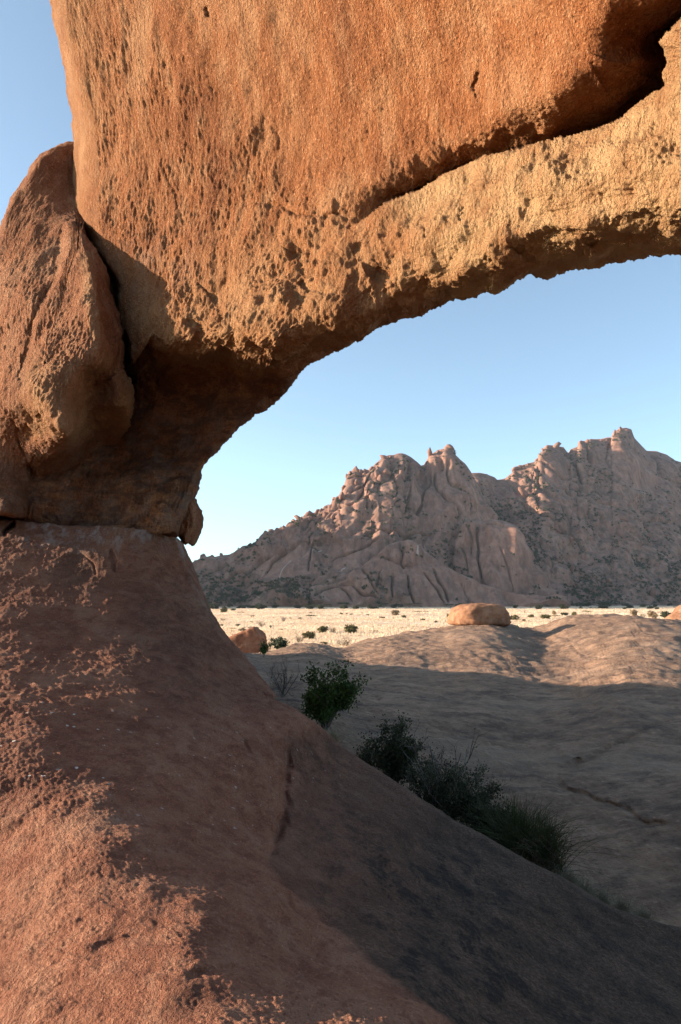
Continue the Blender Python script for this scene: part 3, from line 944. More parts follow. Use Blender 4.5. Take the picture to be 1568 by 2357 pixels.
def build_rear_rock():
    # the rest of the rock mass, running back behind the pillar: it throws the shade on the dome
    xs = np.linspace(-60, 0.5, 90)
    ys = np.linspace(12.5, 62, 80)
    X, Yg = np.meshgrid(xs, ys)
    edge = np.interp(Yg, [12.5, 20, 30, 40, 50, 62], [-4.6, -5.8, -8.2, -10.5, -13.0, -16.5])
    topz = np.interp(Yg, [12.5, 18, 24, 27, 33, 40, 45, 55, 62], [6.8, 5.1, 3.4, 2.7, 1.4, -0.3, -3.0, -7, -11]) + EYE
    g = np.clip((edge - X) / 5.0, 0, 1)
    prof = np.sqrt(1 - (1 - g) ** 2)
    fall = ss(-20, -60, X)
    Z = -1 + (topz + 1) * prof * (1 - fall)
    P = np.stack([X, Yg, Z], -1)
    P[..., 2] += 0.25 * fbm(P * 0.35, 4) * prof
    z = np.zeros(X.shape)
    o = mesh_obj('rear_rock', P.reshape(-1, 3), grid_faces(*P.shape[:2]), M_PED, None, True, {'tint': z, 'stain': z, 'white': z, 'lime': z})
    tag(o, 'low granite ridge running back behind the pillar of the arch', 'rock ridge', kind='structure')
build_rear_rock()

def build_standing_rock():
    # rock under the viewer; its unseen rise behind is added to block sky light
    xs = np.linspace(-26, 30, 120)
    ys = np.linspace(-34, 2.6, 100)
    X, Yg = np.meshgrid(xs, ys)
    Z = np.full(X.shape, EYE - 2.05)
    wall = ss(-2.2, -7.5, Yg + 0.45 * (X + 5)) * 7 * ss(-24, -18, X)
    right = np.zeros_like(X)
    Z = Z + wall
    P = np.stack([X, Yg, Z], -1)
    P[..., 2] += 0.5 * fbm(P * 0.22 + 3, 4) * ss(0, 3, np.maximum(wall, right))
    z = np.zeros(X.shape)
    o = mesh_obj('sky_blocker_rock', P.reshape(-1, 3), grid_faces(*P.shape[:2]), M_PED, None, True, {'tint': z, 'stain': z, 'white': z, 'lime': z})
    tag(o, 'unseen granite rise behind the viewpoint, added to block sky light', 'rock outcrop', kind='structure')
build_standing_rock()

# ================================================================== PLAIN
def build_plain():
    r = np.concatenate([np.linspace(0, 120, 10), np.geomspace(140, 3000, 60), np.linspace(3200, 4400, 4)])
    a = np.linspace(0, 2 * np.pi, 120, endpoint=False)
    R, A = np.meshgrid(r, a, indexing='ij')
    P = np.stack([R * np.cos(A), R * np.sin(A), np.zeros_like(R)], -1)
    P[..., 2] = 0.25 * perlin(P * 0.012 + 3) * ss(3000, 1500, R)
    o = mesh_obj('plain', P.reshape(-1, 3), grid_faces(*P.shape[:2], True), M_PLAIN)
    tag(o, 'flat pale desert plain between the rocks and the mountain', 'ground', kind='structure')
build_plain()

def build_grass():
    g = np.random.default_rng(21)
    n = 46000
    inv = g.uniform(1 / 1700, 1 / 120, n)
    Yv = 1 / inv
    Yv[: n // 4] = g.uniform(250, 1500, n // 4)
    X = g.uniform(-0.30, 0.66, n) * Yv
    clump = perlin(np.stack([X * 0.02, Yv * 0.02, X * 0], -1))
    keep = (clump > -0.25) | (g.random(n) < 0.35)
    X, Yv = X[keep], Yv[keep]
    n = len(X)
    size = g.uniform(0.55, 1.25, n)
    width = size * np.clip(Yv / 260.0, 0.7, 3.6)
    B = 5
    a = g.uniform(0, 2 * np.pi, (n, B))
    lean = g.uniform(-0.35, 0.55, (n, B)) * size[:, None]
    h = size[:, None] * g.uniform(0.45, 0.8, (n, B))
    ox = g.normal(0, 0.5, (n, B)) * width[:, None]
    oy = g.normal(0, 0.5, (n, B)) * width[:, None]
    cx, cy = X[:, None] + ox, Yv[:, None] + oy
    hw = 0.28 * width[:, None]
    v = np.zeros((n, B, 3, 3))
    v[..., 0, 0] = cx - np.cos(a) * hw; v[..., 0, 1] = cy - np.sin(a) * hw; v[..., 0, 2] = -0.2
    v[..., 1, 0] = cx + np.cos(a) * hw; v[..., 1, 1] = cy + np.sin(a) * hw; v[..., 1, 2] = -0.2
    v[..., 2, 0] = cx - np.sin(a) * lean; v[..., 2, 1] = cy + np.cos(a) * lean; v[..., 2, 2] = h
    V = v.reshape(-1, 3)
    o = mesh_obj('grass', V, np.arange(len(V)).reshape(-1, 3), M_GRASS, None, False)
    tag(o, 'dry straw coloured grass covering the plain', 'grass', kind='stuff')
build_grass()

# ================================================================== MOUNTAIN
mountain = link(bpy.data.objects.new('mountain', None))
tag(mountain, 'jagged granite mountain across the plain, sunlit only along its peaks', 'mountain', kind='structure')

RIDGE_MAIN = [(250, 1370), (350, 1345), (445, 1309), (456, 1298), (482, 1285), (507, 1279), (529, 1277), (552, 1265), (574, 1257), (599, 1252), (614, 1228), (633, 1223), (647, 1226), (662, 1211), (677, 1200),
              (699, 1195), (706, 1184), (721, 1185), (739, 1174), (758, 1165), (769, 1163), (783, 1136), (794, 1114), (802, 1088), (817, 1078), (826, 1079), (829, 1083), (842, 1081), (852, 1082), (864, 1068),
              (874, 1060), (883, 1051), (901, 1049), (916, 1044), (931, 1046), (945, 1053), (960, 1064), (969, 1073), (977, 1071), (982, 1062), (991, 1047), (1003, 1041), (1009, 1038), (1020, 1037), (1026, 1029), (1035, 1027),
              (1044, 1033), (1046, 1047), (1057, 1059), (1070, 1069), (1083, 1088), (1096, 1110), (1112, 1140), (1130, 1180), (1150, 1225), (1175, 1290), (1200, 1350), (1220, 1396)]
RIDGE_REAR = [(900, 1180), (1000, 1120), (1060, 1092), (1083, 1089), (1101, 1088), (1120, 1090), (1138, 1099), (1144, 1105), (1164, 1103), (1179, 1088), (1182, 1077), (1204, 1071), (1230, 1064), (1234, 1059), (1245, 1047), (1249, 1033),
              (1259, 1025), (1278, 1025), (1296, 1029), (1304, 1040), (1308, 1044), (1315, 1035), (1330, 1029), (1335, 1014), (1348, 1016), (1359, 1010), (1381, 1010), (1396, 1007), (1407, 1007), (1411, 996), (1425, 987),
              (1440, 984), (1454, 988), (1460, 1007), (1473, 1022), (1488, 1037), (1513, 1039), (1536, 1047), (1554, 1060), (1568, 1064), (1650, 1075), (1750, 1110), (1950, 1160)]
RIDGE_BULGE = [(1000, 1398), (1022, 1345), (1040, 1290), (1052, 1235), (1064, 1208), (1080, 1197), (1096, 1194), (1112, 1200), (1130, 1194), (1160, 1198), (1185, 1208), (1200, 1226), (1216, 1262), (1232, 1310), (1250, 1360), (1268, 1398)]
RIDGE_APRON = [(640, 1399), (680, 1385), (720, 1362), (770, 1345), (800, 1335), (850, 1290), (890, 1258), (915, 1246), (940, 1241), (960, 1250), (980, 1268), (1007, 1289), (1055, 1318), (1103, 1342), (1150, 1356), (1192, 1367), (1250, 1384), (1312, 1398)]
J_MAIN = [([(868, 1075), (850, 1110), (830, 1140), (815, 1170)], 2.5, 30), ([(905, 1060), (900, 1110), (905, 1160), (890, 1200)], 2, 18), ([(945, 1060), (935, 1110), (930, 1170), (925, 1205)], 2, 22),
          ([(985, 1075), (985, 1120), (970, 1160), (955, 1200)], 3, 35), ([(1030, 1060), (1035, 1110), (1060, 1150), (1080, 1200)], 2, 22), ([(1000, 1080), (1010, 1130), (1040, 1180), (1050, 1210)], 2.5, 28),
          ([(800, 1110), (850, 1100)], 2, 15), ([(790, 1150), (830, 1130), (860, 1125)], 2, 20), ([(770, 1190), (810, 1170), (850, 1165)], 2, 20), ([(740, 1215), (760, 1200), (790, 1195)], 2, 18),
          ([(660, 1240), (680, 1222), (700, 1205)], 2, 16), ([(700, 1235), (712, 1215), (735, 1195)], 2, 18), ([(600, 1340), (630, 1300), (700, 1265), (760, 1250)], 2, 14), ([(560, 1330), (600, 1300), (640, 1285)], 2, 16),
          ([(500, 1350), (540, 1325), (600, 1320)], 2, 14), ([(470, 1340), (520, 1310), (560, 1290)], 2, 14), ([(710, 1330), (712, 1290), (718, 1260)], 2, 20), ([(820, 1245), (870, 1240), (930, 1235), (1000, 1232)], 2.5, 22),
          ([(760, 1300), (800, 1280), (850, 1265), (900, 1250)], 2, 16), ([(640, 1380), (680, 1350), (730, 1340)], 2, 14)]
J_REAR = [([(1304, 1044), (1325, 1090), (1340, 1125)], 3, 40), ([(1235, 1060), (1290, 1100), (1345, 1130)], 2, 18), ([(1340, 1030), (1360, 1080), (1420, 1120)], 2.5, 26), ([(1490, 1045), (1520, 1090), (1568, 1150)], 3, 40),
          ([(1400, 1020), (1390, 1060), (1410, 1095)], 2, 18), ([(1180, 1150), (1230, 1190), (1300, 1230), (1350, 1280)], 2.5, 22), ([(1240, 1120), (1270, 1150), (1300, 1200)], 2, 16), ([(1260, 1290), (1330, 1320), (1400, 1360)], 2, 16),
          ([(1360, 1150), (1440, 1190), (1568, 1220)], 2, 16), ([(1300, 1340), (1380, 1370), (1450, 1392)], 2, 14), ([(1420, 1240), (1500, 1280), (1568, 1300)], 2, 14)]
J_BULGE = [([(1100, 1200), (1096, 1240), (1100, 1290), (1115, 1340), (1125, 1370)], 2.5, 24), ([(1150, 1250), (1165, 1300), (1180, 1350), (1185, 1390)], 1.5, 10), ([(1080, 1210), (1085, 1240), (1080, 1280)], 2, 14),
           ([(1110, 1215), (1140, 1205), (1170, 1215)], 2, 10), ([(1060, 1250), (1075, 1300), (1080, 1340)], 2, 14)]
J_APRON = [([(980, 1310), (995, 1345), (1012, 1375), (1022, 1396)], 2.2, 22), ([(1000, 1300), (1010, 1340), (1025, 1365), (1034, 1394)], 2.2, 22), ([(935, 1320), (940, 1350), (950, 1380), (958, 1396)], 2.5, 24), ([(902, 1320), (898, 1360), (900, 1390)], 2.2, 22),
           ([(880, 1310), (870, 1340), (868, 1365)], 2, 16), ([(700, 1370), (760, 1345), (810, 1350), (850, 1375), (880, 1392)], 2.2, 20), ([(720, 1390), (740, 1365), (780, 1352), (800, 1365), (820, 1390)], 2.2, 18),
           ([(830, 1310), (850, 1330), (870, 1380)], 2, 14), ([(860, 1275), (900, 1285), (930, 1300), (960, 1295)], 2, 14), ([(930, 1262), (925, 1290), (930, 1310)], 2, 12), ([(1060, 1335), (1075, 1360), (1100, 1390)], 1.5, 8)]
SCRUB_PTS = []

def build_layer(name, ridge, x0, x1, nc, nr, Yb, Yr, joints, smooth_pts, conv, label, rough, scrub_amt, dens, fan=(930, 880)):
    px = np.linspace(x0, x1, nc)
    rg = curve(ridge, px)
    yb = np.interp(px, [a for a, _ in Yb], [b for _, b in Yb])
    yr = np.interp(px, [a for a, _ in Yr], [b for _, b in Yr])
    yr = np.convolve(np.pad(yr, 9, mode='edge'), np.ones(19) / 19, 'valid')
    base_py = 1383.2 + (EYE + 3.0) * FPX / yb
    base_py = np.maximum(base_py, rg + 0.5)
    t = np.linspace(0, 1, nr)[:, None]
    PX = np.repeat(px[None], nr, 0)
    PY = base_py[None] + (rg - base_py)[None] * t
    prof = (1 - conv) * t + conv * (1 - np.sqrt(np.clip(1 - t ** 2, 0, 1)))
    Y = yb[None] + (yr - yb)[None] * prof
    edge = np.clip(np.minimum(PX - x0, x1 - PX) / 40, 0, 1)
    smooth = 0
    for (sx, sy, rx, ry) in smooth_pts:
        smooth = np.maximum(smooth, ss(1.15, 0.75, np.hypot((PX - sx) / rx, (PY - sy) / ry)))
    P = at(PX, PY, Y)
    n = grid_normals(P)
    view = P - np.array([0, 0, EYE])
    if (n * view).sum() > 0: n = -n
    n = blur_grid(n, 6)
    n /= np.linalg.norm(n, axis=-1, keepdims=True) + 1e-9
    jag = 1 - smooth
    warp = np.stack([fbm(P / 140 + 5, 3), fbm(P / 140 + 25, 3), fbm(P / 140 + 45, 3)], -1)
    disp = 26 * fbm(P / 210 + 7, 3)
    topfade = 1 - 0.9 * ss(0.90, 0.995, t)
    # ribs and slabs that fan out downhill from over the summit
    fx, fy = fan
    phi = np.arctan2(PX - fx, PY - fy)
    rho = np.hypot(PX - fx, PY - fy)
    S = np.stack([phi * 11 + warp[..., 0] * 0.7, rho / 120 + warp[..., 1] * 0.4, warp[..., 2] * 0.6], -1)
    f1, f2, _ = worley(S, 11)
    disp = disp + (0.55 + 0.45 * jag) * 34 * (0.75 - f1 ** 1.5)
    f1, f2, _ = worley(S * np.array([2.6, 2.2, 1]) + 7, 14)
    disp = disp + (0.15 + 0.85 * jag) * 9 * (0.75 - f1 ** 1.6)
    f1, f2, idn = worley((P + warp * 20) * np.array([1.0, 0.8, 0.72]) / 27, 12)
    b2 = (0.7 - f1 ** 1.8)
    crease = ss(0.22, 0.03, f2 - f1)
    disp = disp + (0.05 + 0.95 * jag) * rough * 5.5 * b2
    f1, f2, idn3 = worley(P * np.array([1.0, 0.9, 0.85]) / 11, 13)
    disp = disp + (0.03 + 0.97 * jag) * rough * 2.8 * (0.7 - f1 ** 1.8)
    disp = disp + 2.2 * fbm(P / 16, 3) * (0.4 + 0.6 * jag)
    disp = disp * topfade * (0.15 + 0.85 * np.minimum(1, t * 8))
    disp = disp - carve(PX, PY, joints) * 0.85
    P2 = P + n * disp[..., None]
    # never rise much over the measured skyline: slide vertices above it back along their own ray
    rows = [P2]
    back = []
    for b in (0.08, 0.25, 0.55, 1.0):
        q = P2[-1].copy()
        d = np.array([q[:, 0] / np.maximum(q[:, 1], 1), np.ones(nc)]).T
        q[:, 0] += d[:, 0] * 520 * b
        q[:, 1] += 520 * b
        q[:, 2] = P2[-1, :, 2] + (-4 - P2[-1, :, 2]) * (b ** 0.9)
        back.append(q)
    G = np.concatenate([P2, np.array(back)], 0)
    sc = scrub_amt * (0.25 + 0.75 * jag) * (0.55 + 0.45 * ss(0.5, 0.1, t)) * np.clip(0.35 + crease + 0.5 * ss(0.0, -0.3, b2), 0, 1)
    dn = carve(PX, PY, joints)
    sc = np.clip(sc + 0.5 * ss(4, 14, dn) * np.ones_like(PX), 0, 1)
    padb = lambda a: np.concatenate([a, np.repeat(a[-1:], 4, 0)], 0)
    white = np.zeros_like(PX)
    for pts in WHITE_STREAKS:
        dd, _ = poly_dist(PX, PY, pts)
        white = np.maximum(white, ss(1.8, 0.6, dd))
    o = mesh_obj(name, G.reshape(-1, 3), grid_faces(*G.shape[:2]), M_MOUNT, mountain, True, {'scrub': padb(sc), 'white': padb(white)})
    o['label'] = label
    # places for bushes
    g = np.random.default_rng(len(SCRUB_PTS) + 1)
    prob = (sc * np.clip(0.15 + jag, 0, 1) * ((PX > 440) & (PX < 1600)))[3:-6].ravel()
    nearby = (perlin(P2[3:-6] / 75 + 9).ravel() > -0.02)
    prob = prob * nearby + prob * 0.08
    k = g.choice(len(prob), size=dens, p=prob / prob.sum())
    SCRUB_PTS.append(P2[3:-6].reshape(-1, 3)[k])
    return P2, PX, PY

WHITE_STREAKS = [[(718, 1290), (726, 1278), (740, 1268)], [(640, 1345), (655, 1320), (672, 1300)], [(958, 1265), (960, 1280)], [(790, 1325), (798, 1318)]]
REAR = build_layer('rear_ridge', RIDGE_REAR, 1000, 1800, 430, 260, [(880, 2000), (1200, 1800), (1568, 1900), (1950, 2100)],
            [(880, 2150), (1100, 2250), (1280, 2450), (1440, 2700), (1568, 3000), (1950, 3400)], J_REAR,
            [(1475, 1085, 70, 50), (1275, 1085, 28, 38), (1400, 1060, 60, 30), (1330, 1290, 40, 14), (1262, 1360, 40, 30)], 0.25,
            'long rear ridge with two blunt sunlit summits and a dark scrubby slope', 0.8, 1.0, 3600, (1080, 780))
MAIN = build_layer('main_peak', RIDGE_MAIN, 330, 1222, 540, 290, [(250, 1560), (600, 1500), (800, 1480), (1000, 1520), (1222, 1640)],
            [(250, 1600), (450, 1640), (600, 1700), (700, 1740), (770, 1760), (810, 1820), (920, 1900), (1035, 1960), (1100, 2050), (1222, 1750)], J_MAIN,
            [(660, 1310, 75, 40), (830, 1300, 90, 40), (1000, 1130, 45, 60), (960, 1150, 25, 50), (810, 1140, 25, 35), (520, 1290, 30, 14), (760, 1265, 40, 18)], 0.30,
            'main peak with sunlit left shoulder and boulder strewn crest', 0.65, 0.75, 1800)
build_layer('front_dome', RIDGE_BULGE, 1000, 1268, 140, 130, [(1000, 1600), (1130, 1540), (1268, 1580)], [(1000, 1610), (1060, 1700), (1150, 1690), (1268, 1610)], J_BULGE,
            [(1170, 1300, 60, 95), (1110, 1290, 30, 80)], 0.45, 'steep rounded granite face right of the main peak', 0.6, 0.4, 120)
build_layer('granite_apron', RIDGE_APRON, 640, 1312, 330, 120, [(640, 1440), (1312, 1450)], [(640, 1445), (800, 1490), (940, 1560), (1055, 1520), (1312, 1455)], J_APRON,
            [(980, 1340, 90, 60), (1120, 1385, 160, 40), (870, 1290, 60, 30), (790, 1370, 60, 30)], 0.35, 'smooth grey granite apron sweeping down to the plain', 0.55, 0.45, 160)

def build_mountain_boulders():
    protos = []
    for k in range(7):
        P, f = rounded_rock('boulder', random_planes(40 + k), 60 + k, 9, 14, None, None, 0.10, 7.0)
        z = np.zeros(P.shape[:2])
        protos.append(raw_mesh('boulder', P.reshape(-1, 3), f, M_MOUNT, True, {'scrub': z, 'white': z}))
    g = np.random.default_rng(9)
    spots = []
    P2, PX, PY = MAIN
    for x in list(range(606, 775, 8)) + [800, 806, 818, 828, 842, 856, 868, 884, 900, 984, 992, 1008, 1020, 1034, 455, 470, 490, 510, 560, 575, 590]:
        j = np.argmin(np.abs(PX[0] - x))
        spots.append((P2[-3 - g.integers(0, 5), j], g.uniform(4.0, 8.5)))
    for _ in range(70):
        x = g.uniform(610, 920); j = np.argmin(np.abs(PX[0] - x))
        i = int(g.uniform(0.62, 0.97) * len(P2))
        spots.append((P2[i, j], g.uniform(3.5, 9)))
    P2, PX, PY = REAR
    for x in (1182, 1192, 1204, 1216, 1236, 1250, 1262, 1276, 1292, 1316, 1336, 1350, 1382, 1398, 1414, 1428, 1444):
        j = np.argmin(np.abs(PX[0] - x))
        spots.append((P2[-4 - g.integers(0, 3), j], g.uniform(5, 9)))
    for _ in range(90):
        x = g.uniform(1180, 1568); j = np.argmin(np.abs(PX[0] - x))
        i = int(g.uniform(0.05, 0.9) * len(P2))
        spots.append((P2[i, j], g.uniform(3.5, 9)))
    for c, s in spots:
        o = bpy.data.objects.new('boulder', protos[g.integers(0, 7)])
        o.location = c
        o.scale = (s * g.uniform(0.8, 1.15), s * g.uniform(0.8, 1.1), s * g.uniform(0.8, 1.35))
        o.rotation_euler = (g.uniform(-0.3, 0.3), g.uniform(-0.3, 0.3), g.uniform(0, 6.28))
        link(o, mountain)
build_mountain_boulders()

def build_scrub():
    g = np.random.default_rng(33)
    C = np.concatenate(SCRUB_PTS)
    n = len(C)
    T = 10
    s = g.uniform(1.6, 4.6, n)
    d = g.normal(size=(n, T, 3))
    d /= np.linalg.norm(d, axis=-1, keepdims=True)
    cen = C[:, None] + d * (s[:, None, None] * np.array([0.9, 0.9, 0.55])) + np.array([0, 0, 0.5]) * s[:, None, None]
    a = g.normal(size=(n, T, 3)); a /= np.linalg.norm(a, axis=-1, keepdims=True)
    b = np.cross(a, g.normal(size=(n, T, 3))); b /= np.linalg.norm(b, axis=-1, keepdims=True)
    k = (s * 0.75)[:, None, None]
    V = np.stack([cen - a * k, cen + a * k * 0.6 + b * k * 0.6, cen + a * k * 0.2 - b * k], 2).reshape(-1, 3)
    o = mesh_obj('scrub', V, np.arange(len(V)).reshape(-1, 3), M_LEAF2, None, False)
    tag(o, 'dark scrub dotted over the slopes and gullies of the mountain', 'scrub', kind='stuff')
build_scrub()

def build_shade_ridge():
    # neighbouring mountain out of the picture on the left: the evening sun stands low over it
    ys = np.linspace(1090, 3300, 90)
    xs = np.linspace(-2300, -640, 70)
    X, Yg = np.meshgrid(xs, ys)
    top = np.interp(Yg, [1090, 1150, 1220, 1560, 1640, 1770, 1860, 2020, 2200, 2500, 2800, 3300], [0, 70, 440, 480, 480, 425, 430, 540, 600, 700, 720, 0]) + EYE
    top = top + 26 * fbm(np.stack([X * 0, Yg / 160, X * 0 + 3], -1), 4)
    u = np.abs(X + 1120) / np.where(X > -1120, 430, 1100)
    Z = -3 + top * np.clip(1 - u, 0, 1) ** 0.8
    P = np.stack([X, Yg, Z], -1)
    P[..., 2] += 18 * fbm(P / 120, 4) * ss(0, 60, Z)
    z = np.zeros(X.shape)
    o = mesh_obj('mountain_ridge', P.reshape(-1, 3), grid_faces(*P.shape[:2]), M_MOUNT, None, True, {'scrub': z + 0.5, 'white': z})
    tag(o, 'neighbouring granite mountain to the left of the view', 'mountain', kind='structure')
build_shade_ridge()

# ================================================================== BOULDERS
def boulder_at(name, c, size, planes, seed, label, rotz=0.0, rough=0.07, sharp=9.0, group=None, mat=None):
    P, f = rounded_rock(name, planes, seed, 60, 90, None, None, rough, sharp)
    P = P * np.array(size)
    sp = np.full(P.shape[:2], 0.06)
    cr, sr = math.cos(rotz), math.sin(rotz)
    P = np.stack([P[..., 0] * cr - P[..., 1] * sr, P[..., 0] * sr + P[..., 1] * cr, P[..., 2]], -1)
    n = P / (np.linalg.norm(P, axis=-1, keepdims=True) + 1e-9)
    P = P + n * (0.25 * grit(P + seed, sp, 0.5, 4, 0.6) * 0.5)[..., None]
    o = mesh_obj(name, P.reshape(-1, 3), f, mat or M_BOULDER)
    o.location = c
    tag(o, label, 'boulder', group)
    return o

BOX = [((1, 0, 0.10), 1.0), ((-1, -0.15, 0.15), 1.0), ((0, 1, 0), 1.0), ((0, -1, 0.12), 1.0), ((0, 0, 1), 1.0), ((0, 0, -1), 1.0)]
boulder_at('balanced_boulder', at(1105, 1414, 57.0), (2.12, 1.6, 0.92), BOX + [((-0.7, 0, 0.7), 1.25), ((0.7, 0, 0.75), 1.28), ((-0.8, -0.6, 0), 1.22)], 4,
           'loaf shaped orange boulder perched alone on the crest of the dome', 0.12, 0.05, 6.0)
M_RED = rock_mat('red_granite', (0.40, 0.165, 0.09), (0.26, 0.105, 0.06), (0.50, 0.26, 0.15), 26, 0.5, (1, 1, 1), (0, 0, 0), 0.03, 0.6)
boulder_at('wedge_boulder', at(568, 1484, 64.0), (1.75, 1.7, 1.45), [((1, -0.1, 0.12), 0.92), ((-1, 0, 0), 1.6), ((0, -1, 0.15), 0.9), ((0, 1, 0), 1), ((-0.45, 0, 0.9), 0.86), ((0, 0, -1), 1), ((0.7, 0, 0.7), 1.12)], 8,
           'wedge shaped red boulder beside the foot of the arch pillar', 0.0, 0.05, 16.0, None, M_RED)
boulder_at('pale_boulder', at(1632, 1409, 118.0), (4.4, 4.0, 2.0), [((1, 0, 0.2), 1), ((-1, -0.3, 0.3), 1), ((0, 0, 1), 1), ((0, 0, -1), 1), ((0, -1, 0.2), 1), ((0, 1, 0), 1), ((-0.7, 0, 0.7), 0.95)], 5, 'pale sunlit boulder at the right edge beyond the dome', 0.4, 0.06, 6.0)

# ================================================================== VEGETATION
def tubes(paths, rads, sides=4):
    V, F = [], []
    off = 0
    for pth, rad in zip(paths, rads):
        p = np.asarray(pth, float)
        m = len(p)
        tan = np.gradient(p, axis=0)
        tan /= np.linalg.norm(tan, axis=1, keepdims=True) + 1e-9
        ref = np.array([0.31, 0.77, 0.55])
        a = np.cross(tan, ref); a /= np.linalg.norm(a, axis=1, keepdims=True) + 1e-9
        b = np.cross(tan, a)
        ang = np.linspace(0, 2 * np.pi, sides, endpoint=False)
        ring = p[:, None] + (a[:, None] * np.cos(ang)[None, :, None] + b[:, None] * np.sin(ang)[None, :, None]) * np.asarray(rad)[:, None, None]
        V.append(ring.reshape(-1, 3))
        F.append(grid_faces(m, sides, True) + off)
        off += m * sides
    return np.concatenate(V), np.concatenate(F)

def branches(g, n, h, spread, up=1.0, forks=3, seg=7, r0=0.02, curl=0.25, twigs=2):
    """stems that leave one root and fork; returns paths, radii and outer points where leaves grow"""
    paths, rads, tips = [], [], []
    def grow(start, d, length, rad, level):
        m = seg if level == 0 else max(4, seg - 2)
        p = [start]
        dd = d / np.linalg.norm(d)
        for k in range(m - 1):
            dd = dd + g.normal(0, curl, 3) * 0.5 + np.array([0, 0, 0.06 * up])
            dd /= np.linalg.norm(dd)
            p.append(p[-1] + dd * length / (m - 1))
        p = np.array(p)
        paths.append(p)
        rads.append(np.linspace(rad, rad * 0.35, m))
        if level >= 1: tips.extend(p[1:])
        else: tips.extend(p[m // 2:])
        if level < twigs:
            for _ in range(forks):
                k = g.integers(m // 3, m)
                nd = dd * 0.7 + g.normal(0, 0.75, 3) + np.array([0, 0, 0.25 * up])
                grow(p[k], nd, length * g.uniform(0.35, 0.6), rad * 0.5, level + 1)
    for _ in range(n):
        a = g.uniform(0, 2 * np.pi)
        s = g.uniform(0.15, 1.0) * spread
        grow(np.array([g.normal(0, 0.05), g.normal(0, 0.05), -0.05]), np.array([math.cos(a) * s, math.sin(a) * s, up]), h * g.uniform(0.6, 0.95), r0, 0)
    return paths, rads, np.array(tips)

def leaf_mesh(g, pts, per, size, jitter, aspect=0.5):
    n = len(pts) * per
    c = np.repeat(pts, per, 0) + g.normal(0, jitter, (n, 3))
    a = g.normal(size=(n, 3)); a[:, 2] += 0.4; a /= np.linalg.norm(a, axis=1, keepdims=True)
    b = np.cross(a, g.normal(size=(n, 3))); b /= np.linalg.norm(b, axis=1, keepdims=True)
    s = size * g.uniform(0.6, 1.3, (n, 1))
    V = np.stack([c - a * s, c + b * s * aspect, c + a * s, c - b * s * aspect], 1).reshape(-1, 3)
    return V, np.arange(len(V)).reshape(-1, 4)

def shrub(name, loc, seed, h, n, spread, leaf_mat, per, lsize, jitter, label, cat, twig_mat=None, keep=1.0, up=1.0, forks=3, r0=0.02, group=None, sx=1.0, curl=0.25, twigs=2):
    g = np.random.default_rng(seed)
    root = link(bpy.data.objects.new(name, None))
    root.location = loc
    paths, rads, tips = branches(g, n, h, spread, up, forks, 7, r0, curl, twigs)
    allz = max(p[:, 2].max() for p in paths)
    k = h / allz
    paths = [p * np.array([k * sx, k * sx, k]) for p in paths]
    tips = tips * np.array([k * sx, k * sx, k])
    V, F = tubes(paths, rads, 3)
    mesh_obj('branches', V, F, twig_mat or M_TWIG, root)
    if leaf_mat is not None and per > 0:
        if keep < 1: tips = tips[g.random(len(tips)) < keep]
        V, F = leaf_mesh(g, tips, per, lsize, jitter)
        mesh_obj('foliage', V, F, leaf_mat, root, False)
    tag(root, label, cat, group)
    return root

def tuft(name, loc, seed, h, n, spread, mat, label, cat, blade=0.02, droop=0.5, group=None):
    """clump of arching stems"""
    g = np.random.default_rng(seed)
    paths, rads = [], []
    for _ in range(n):
        a = g.uniform(0, 2 * np.pi)
        s = abs(g.normal(0, spread))
        L = h * g.uniform(0.55, 1.08)
        t = np.linspace(0, 1, 6)
        r = s * (t ** 1.6) * L
        z = L * (t - droop * s * t ** 2.4 * 0.6)
        w = g.normal(0, 0.02, (6, 2)).cumsum(0) * L
        ox, oy = g.normal(0, 0.12 * h, 2)
        paths.append(np.stack([ox + np.cos(a) * r + w[:, 0], oy + np.sin(a) * r + w[:, 1], z - 0.04], 1))
        rads.append(np.linspace(blade, blade * 0.25, 6))
    root = link(bpy.data.objects.new(name, None))
    root.location = loc
    V, F = tubes(paths, rads, 3)
    mesh_obj('stems', V, F, mat, root)
    tag(root, label, cat, group)
    return root

def ground_of(px, py, Y):
    p = at(px, py, Y)
    return tuple(float(v) for v in p)

# gully between the slope and the dome
shrub('leafy_tree', ground_of(748, 1676, 16.4), 1, 1.48, 11, 0.75, M_LEAF, 9, 0.040, 0.07, 'bright green leafy small tree in the gully beside the slope', 'tree', forks=4, r0=0.03, keep=0.9)
shrub('bare_bush', ground_of(652, 1600, 18.6), 2, 1.15, 9, 1.2, M_LEAF2, 1, 0.02, 0.03, 'leafless grey thorn bush behind the green leafy tree', 'bush', forks=4, r0=0.018, keep=0.15)
shrub('dark_shrub', ground_of(905, 1815, 12.9), 3, 1.25, 11, 0.9, M_LEAF2, 7, 0.030, 0.05, 'dark green shrub in the gully in front of the dry branches', 'shrub', forks=5, r0=0.02, keep=0.95)
shrub('dry_shrub', ground_of(1010, 1850, 12.0), 4, 1.42, 8, 0.95, M_LEAF2, 1, 0.022, 0.03, 'dry shrub with long bare arching branches above the gully', 'shrub', forks=3, r0=0.022, keep=0.2, curl=0.16)
shrub('tangled_shrub', ground_of(1075, 1910, 11.3), 5, 1.05, 16, 1.2, M_LEAF2, 6, 0.024, 0.04, 'dark tangled shrub between the dry branches and the green broom', 'shrub', forks=4, r0=0.014, keep=0.8)
shrub('thorn_bush', ground_of(970, 1862, 12.3), 15, 0.95, 18, 1.4, M_LEAF2, 4, 0.022, 0.04, 'low blue grey thorn bush under the dark green shrub', 'bush', forks=4, r0=0.012, keep=0.5)
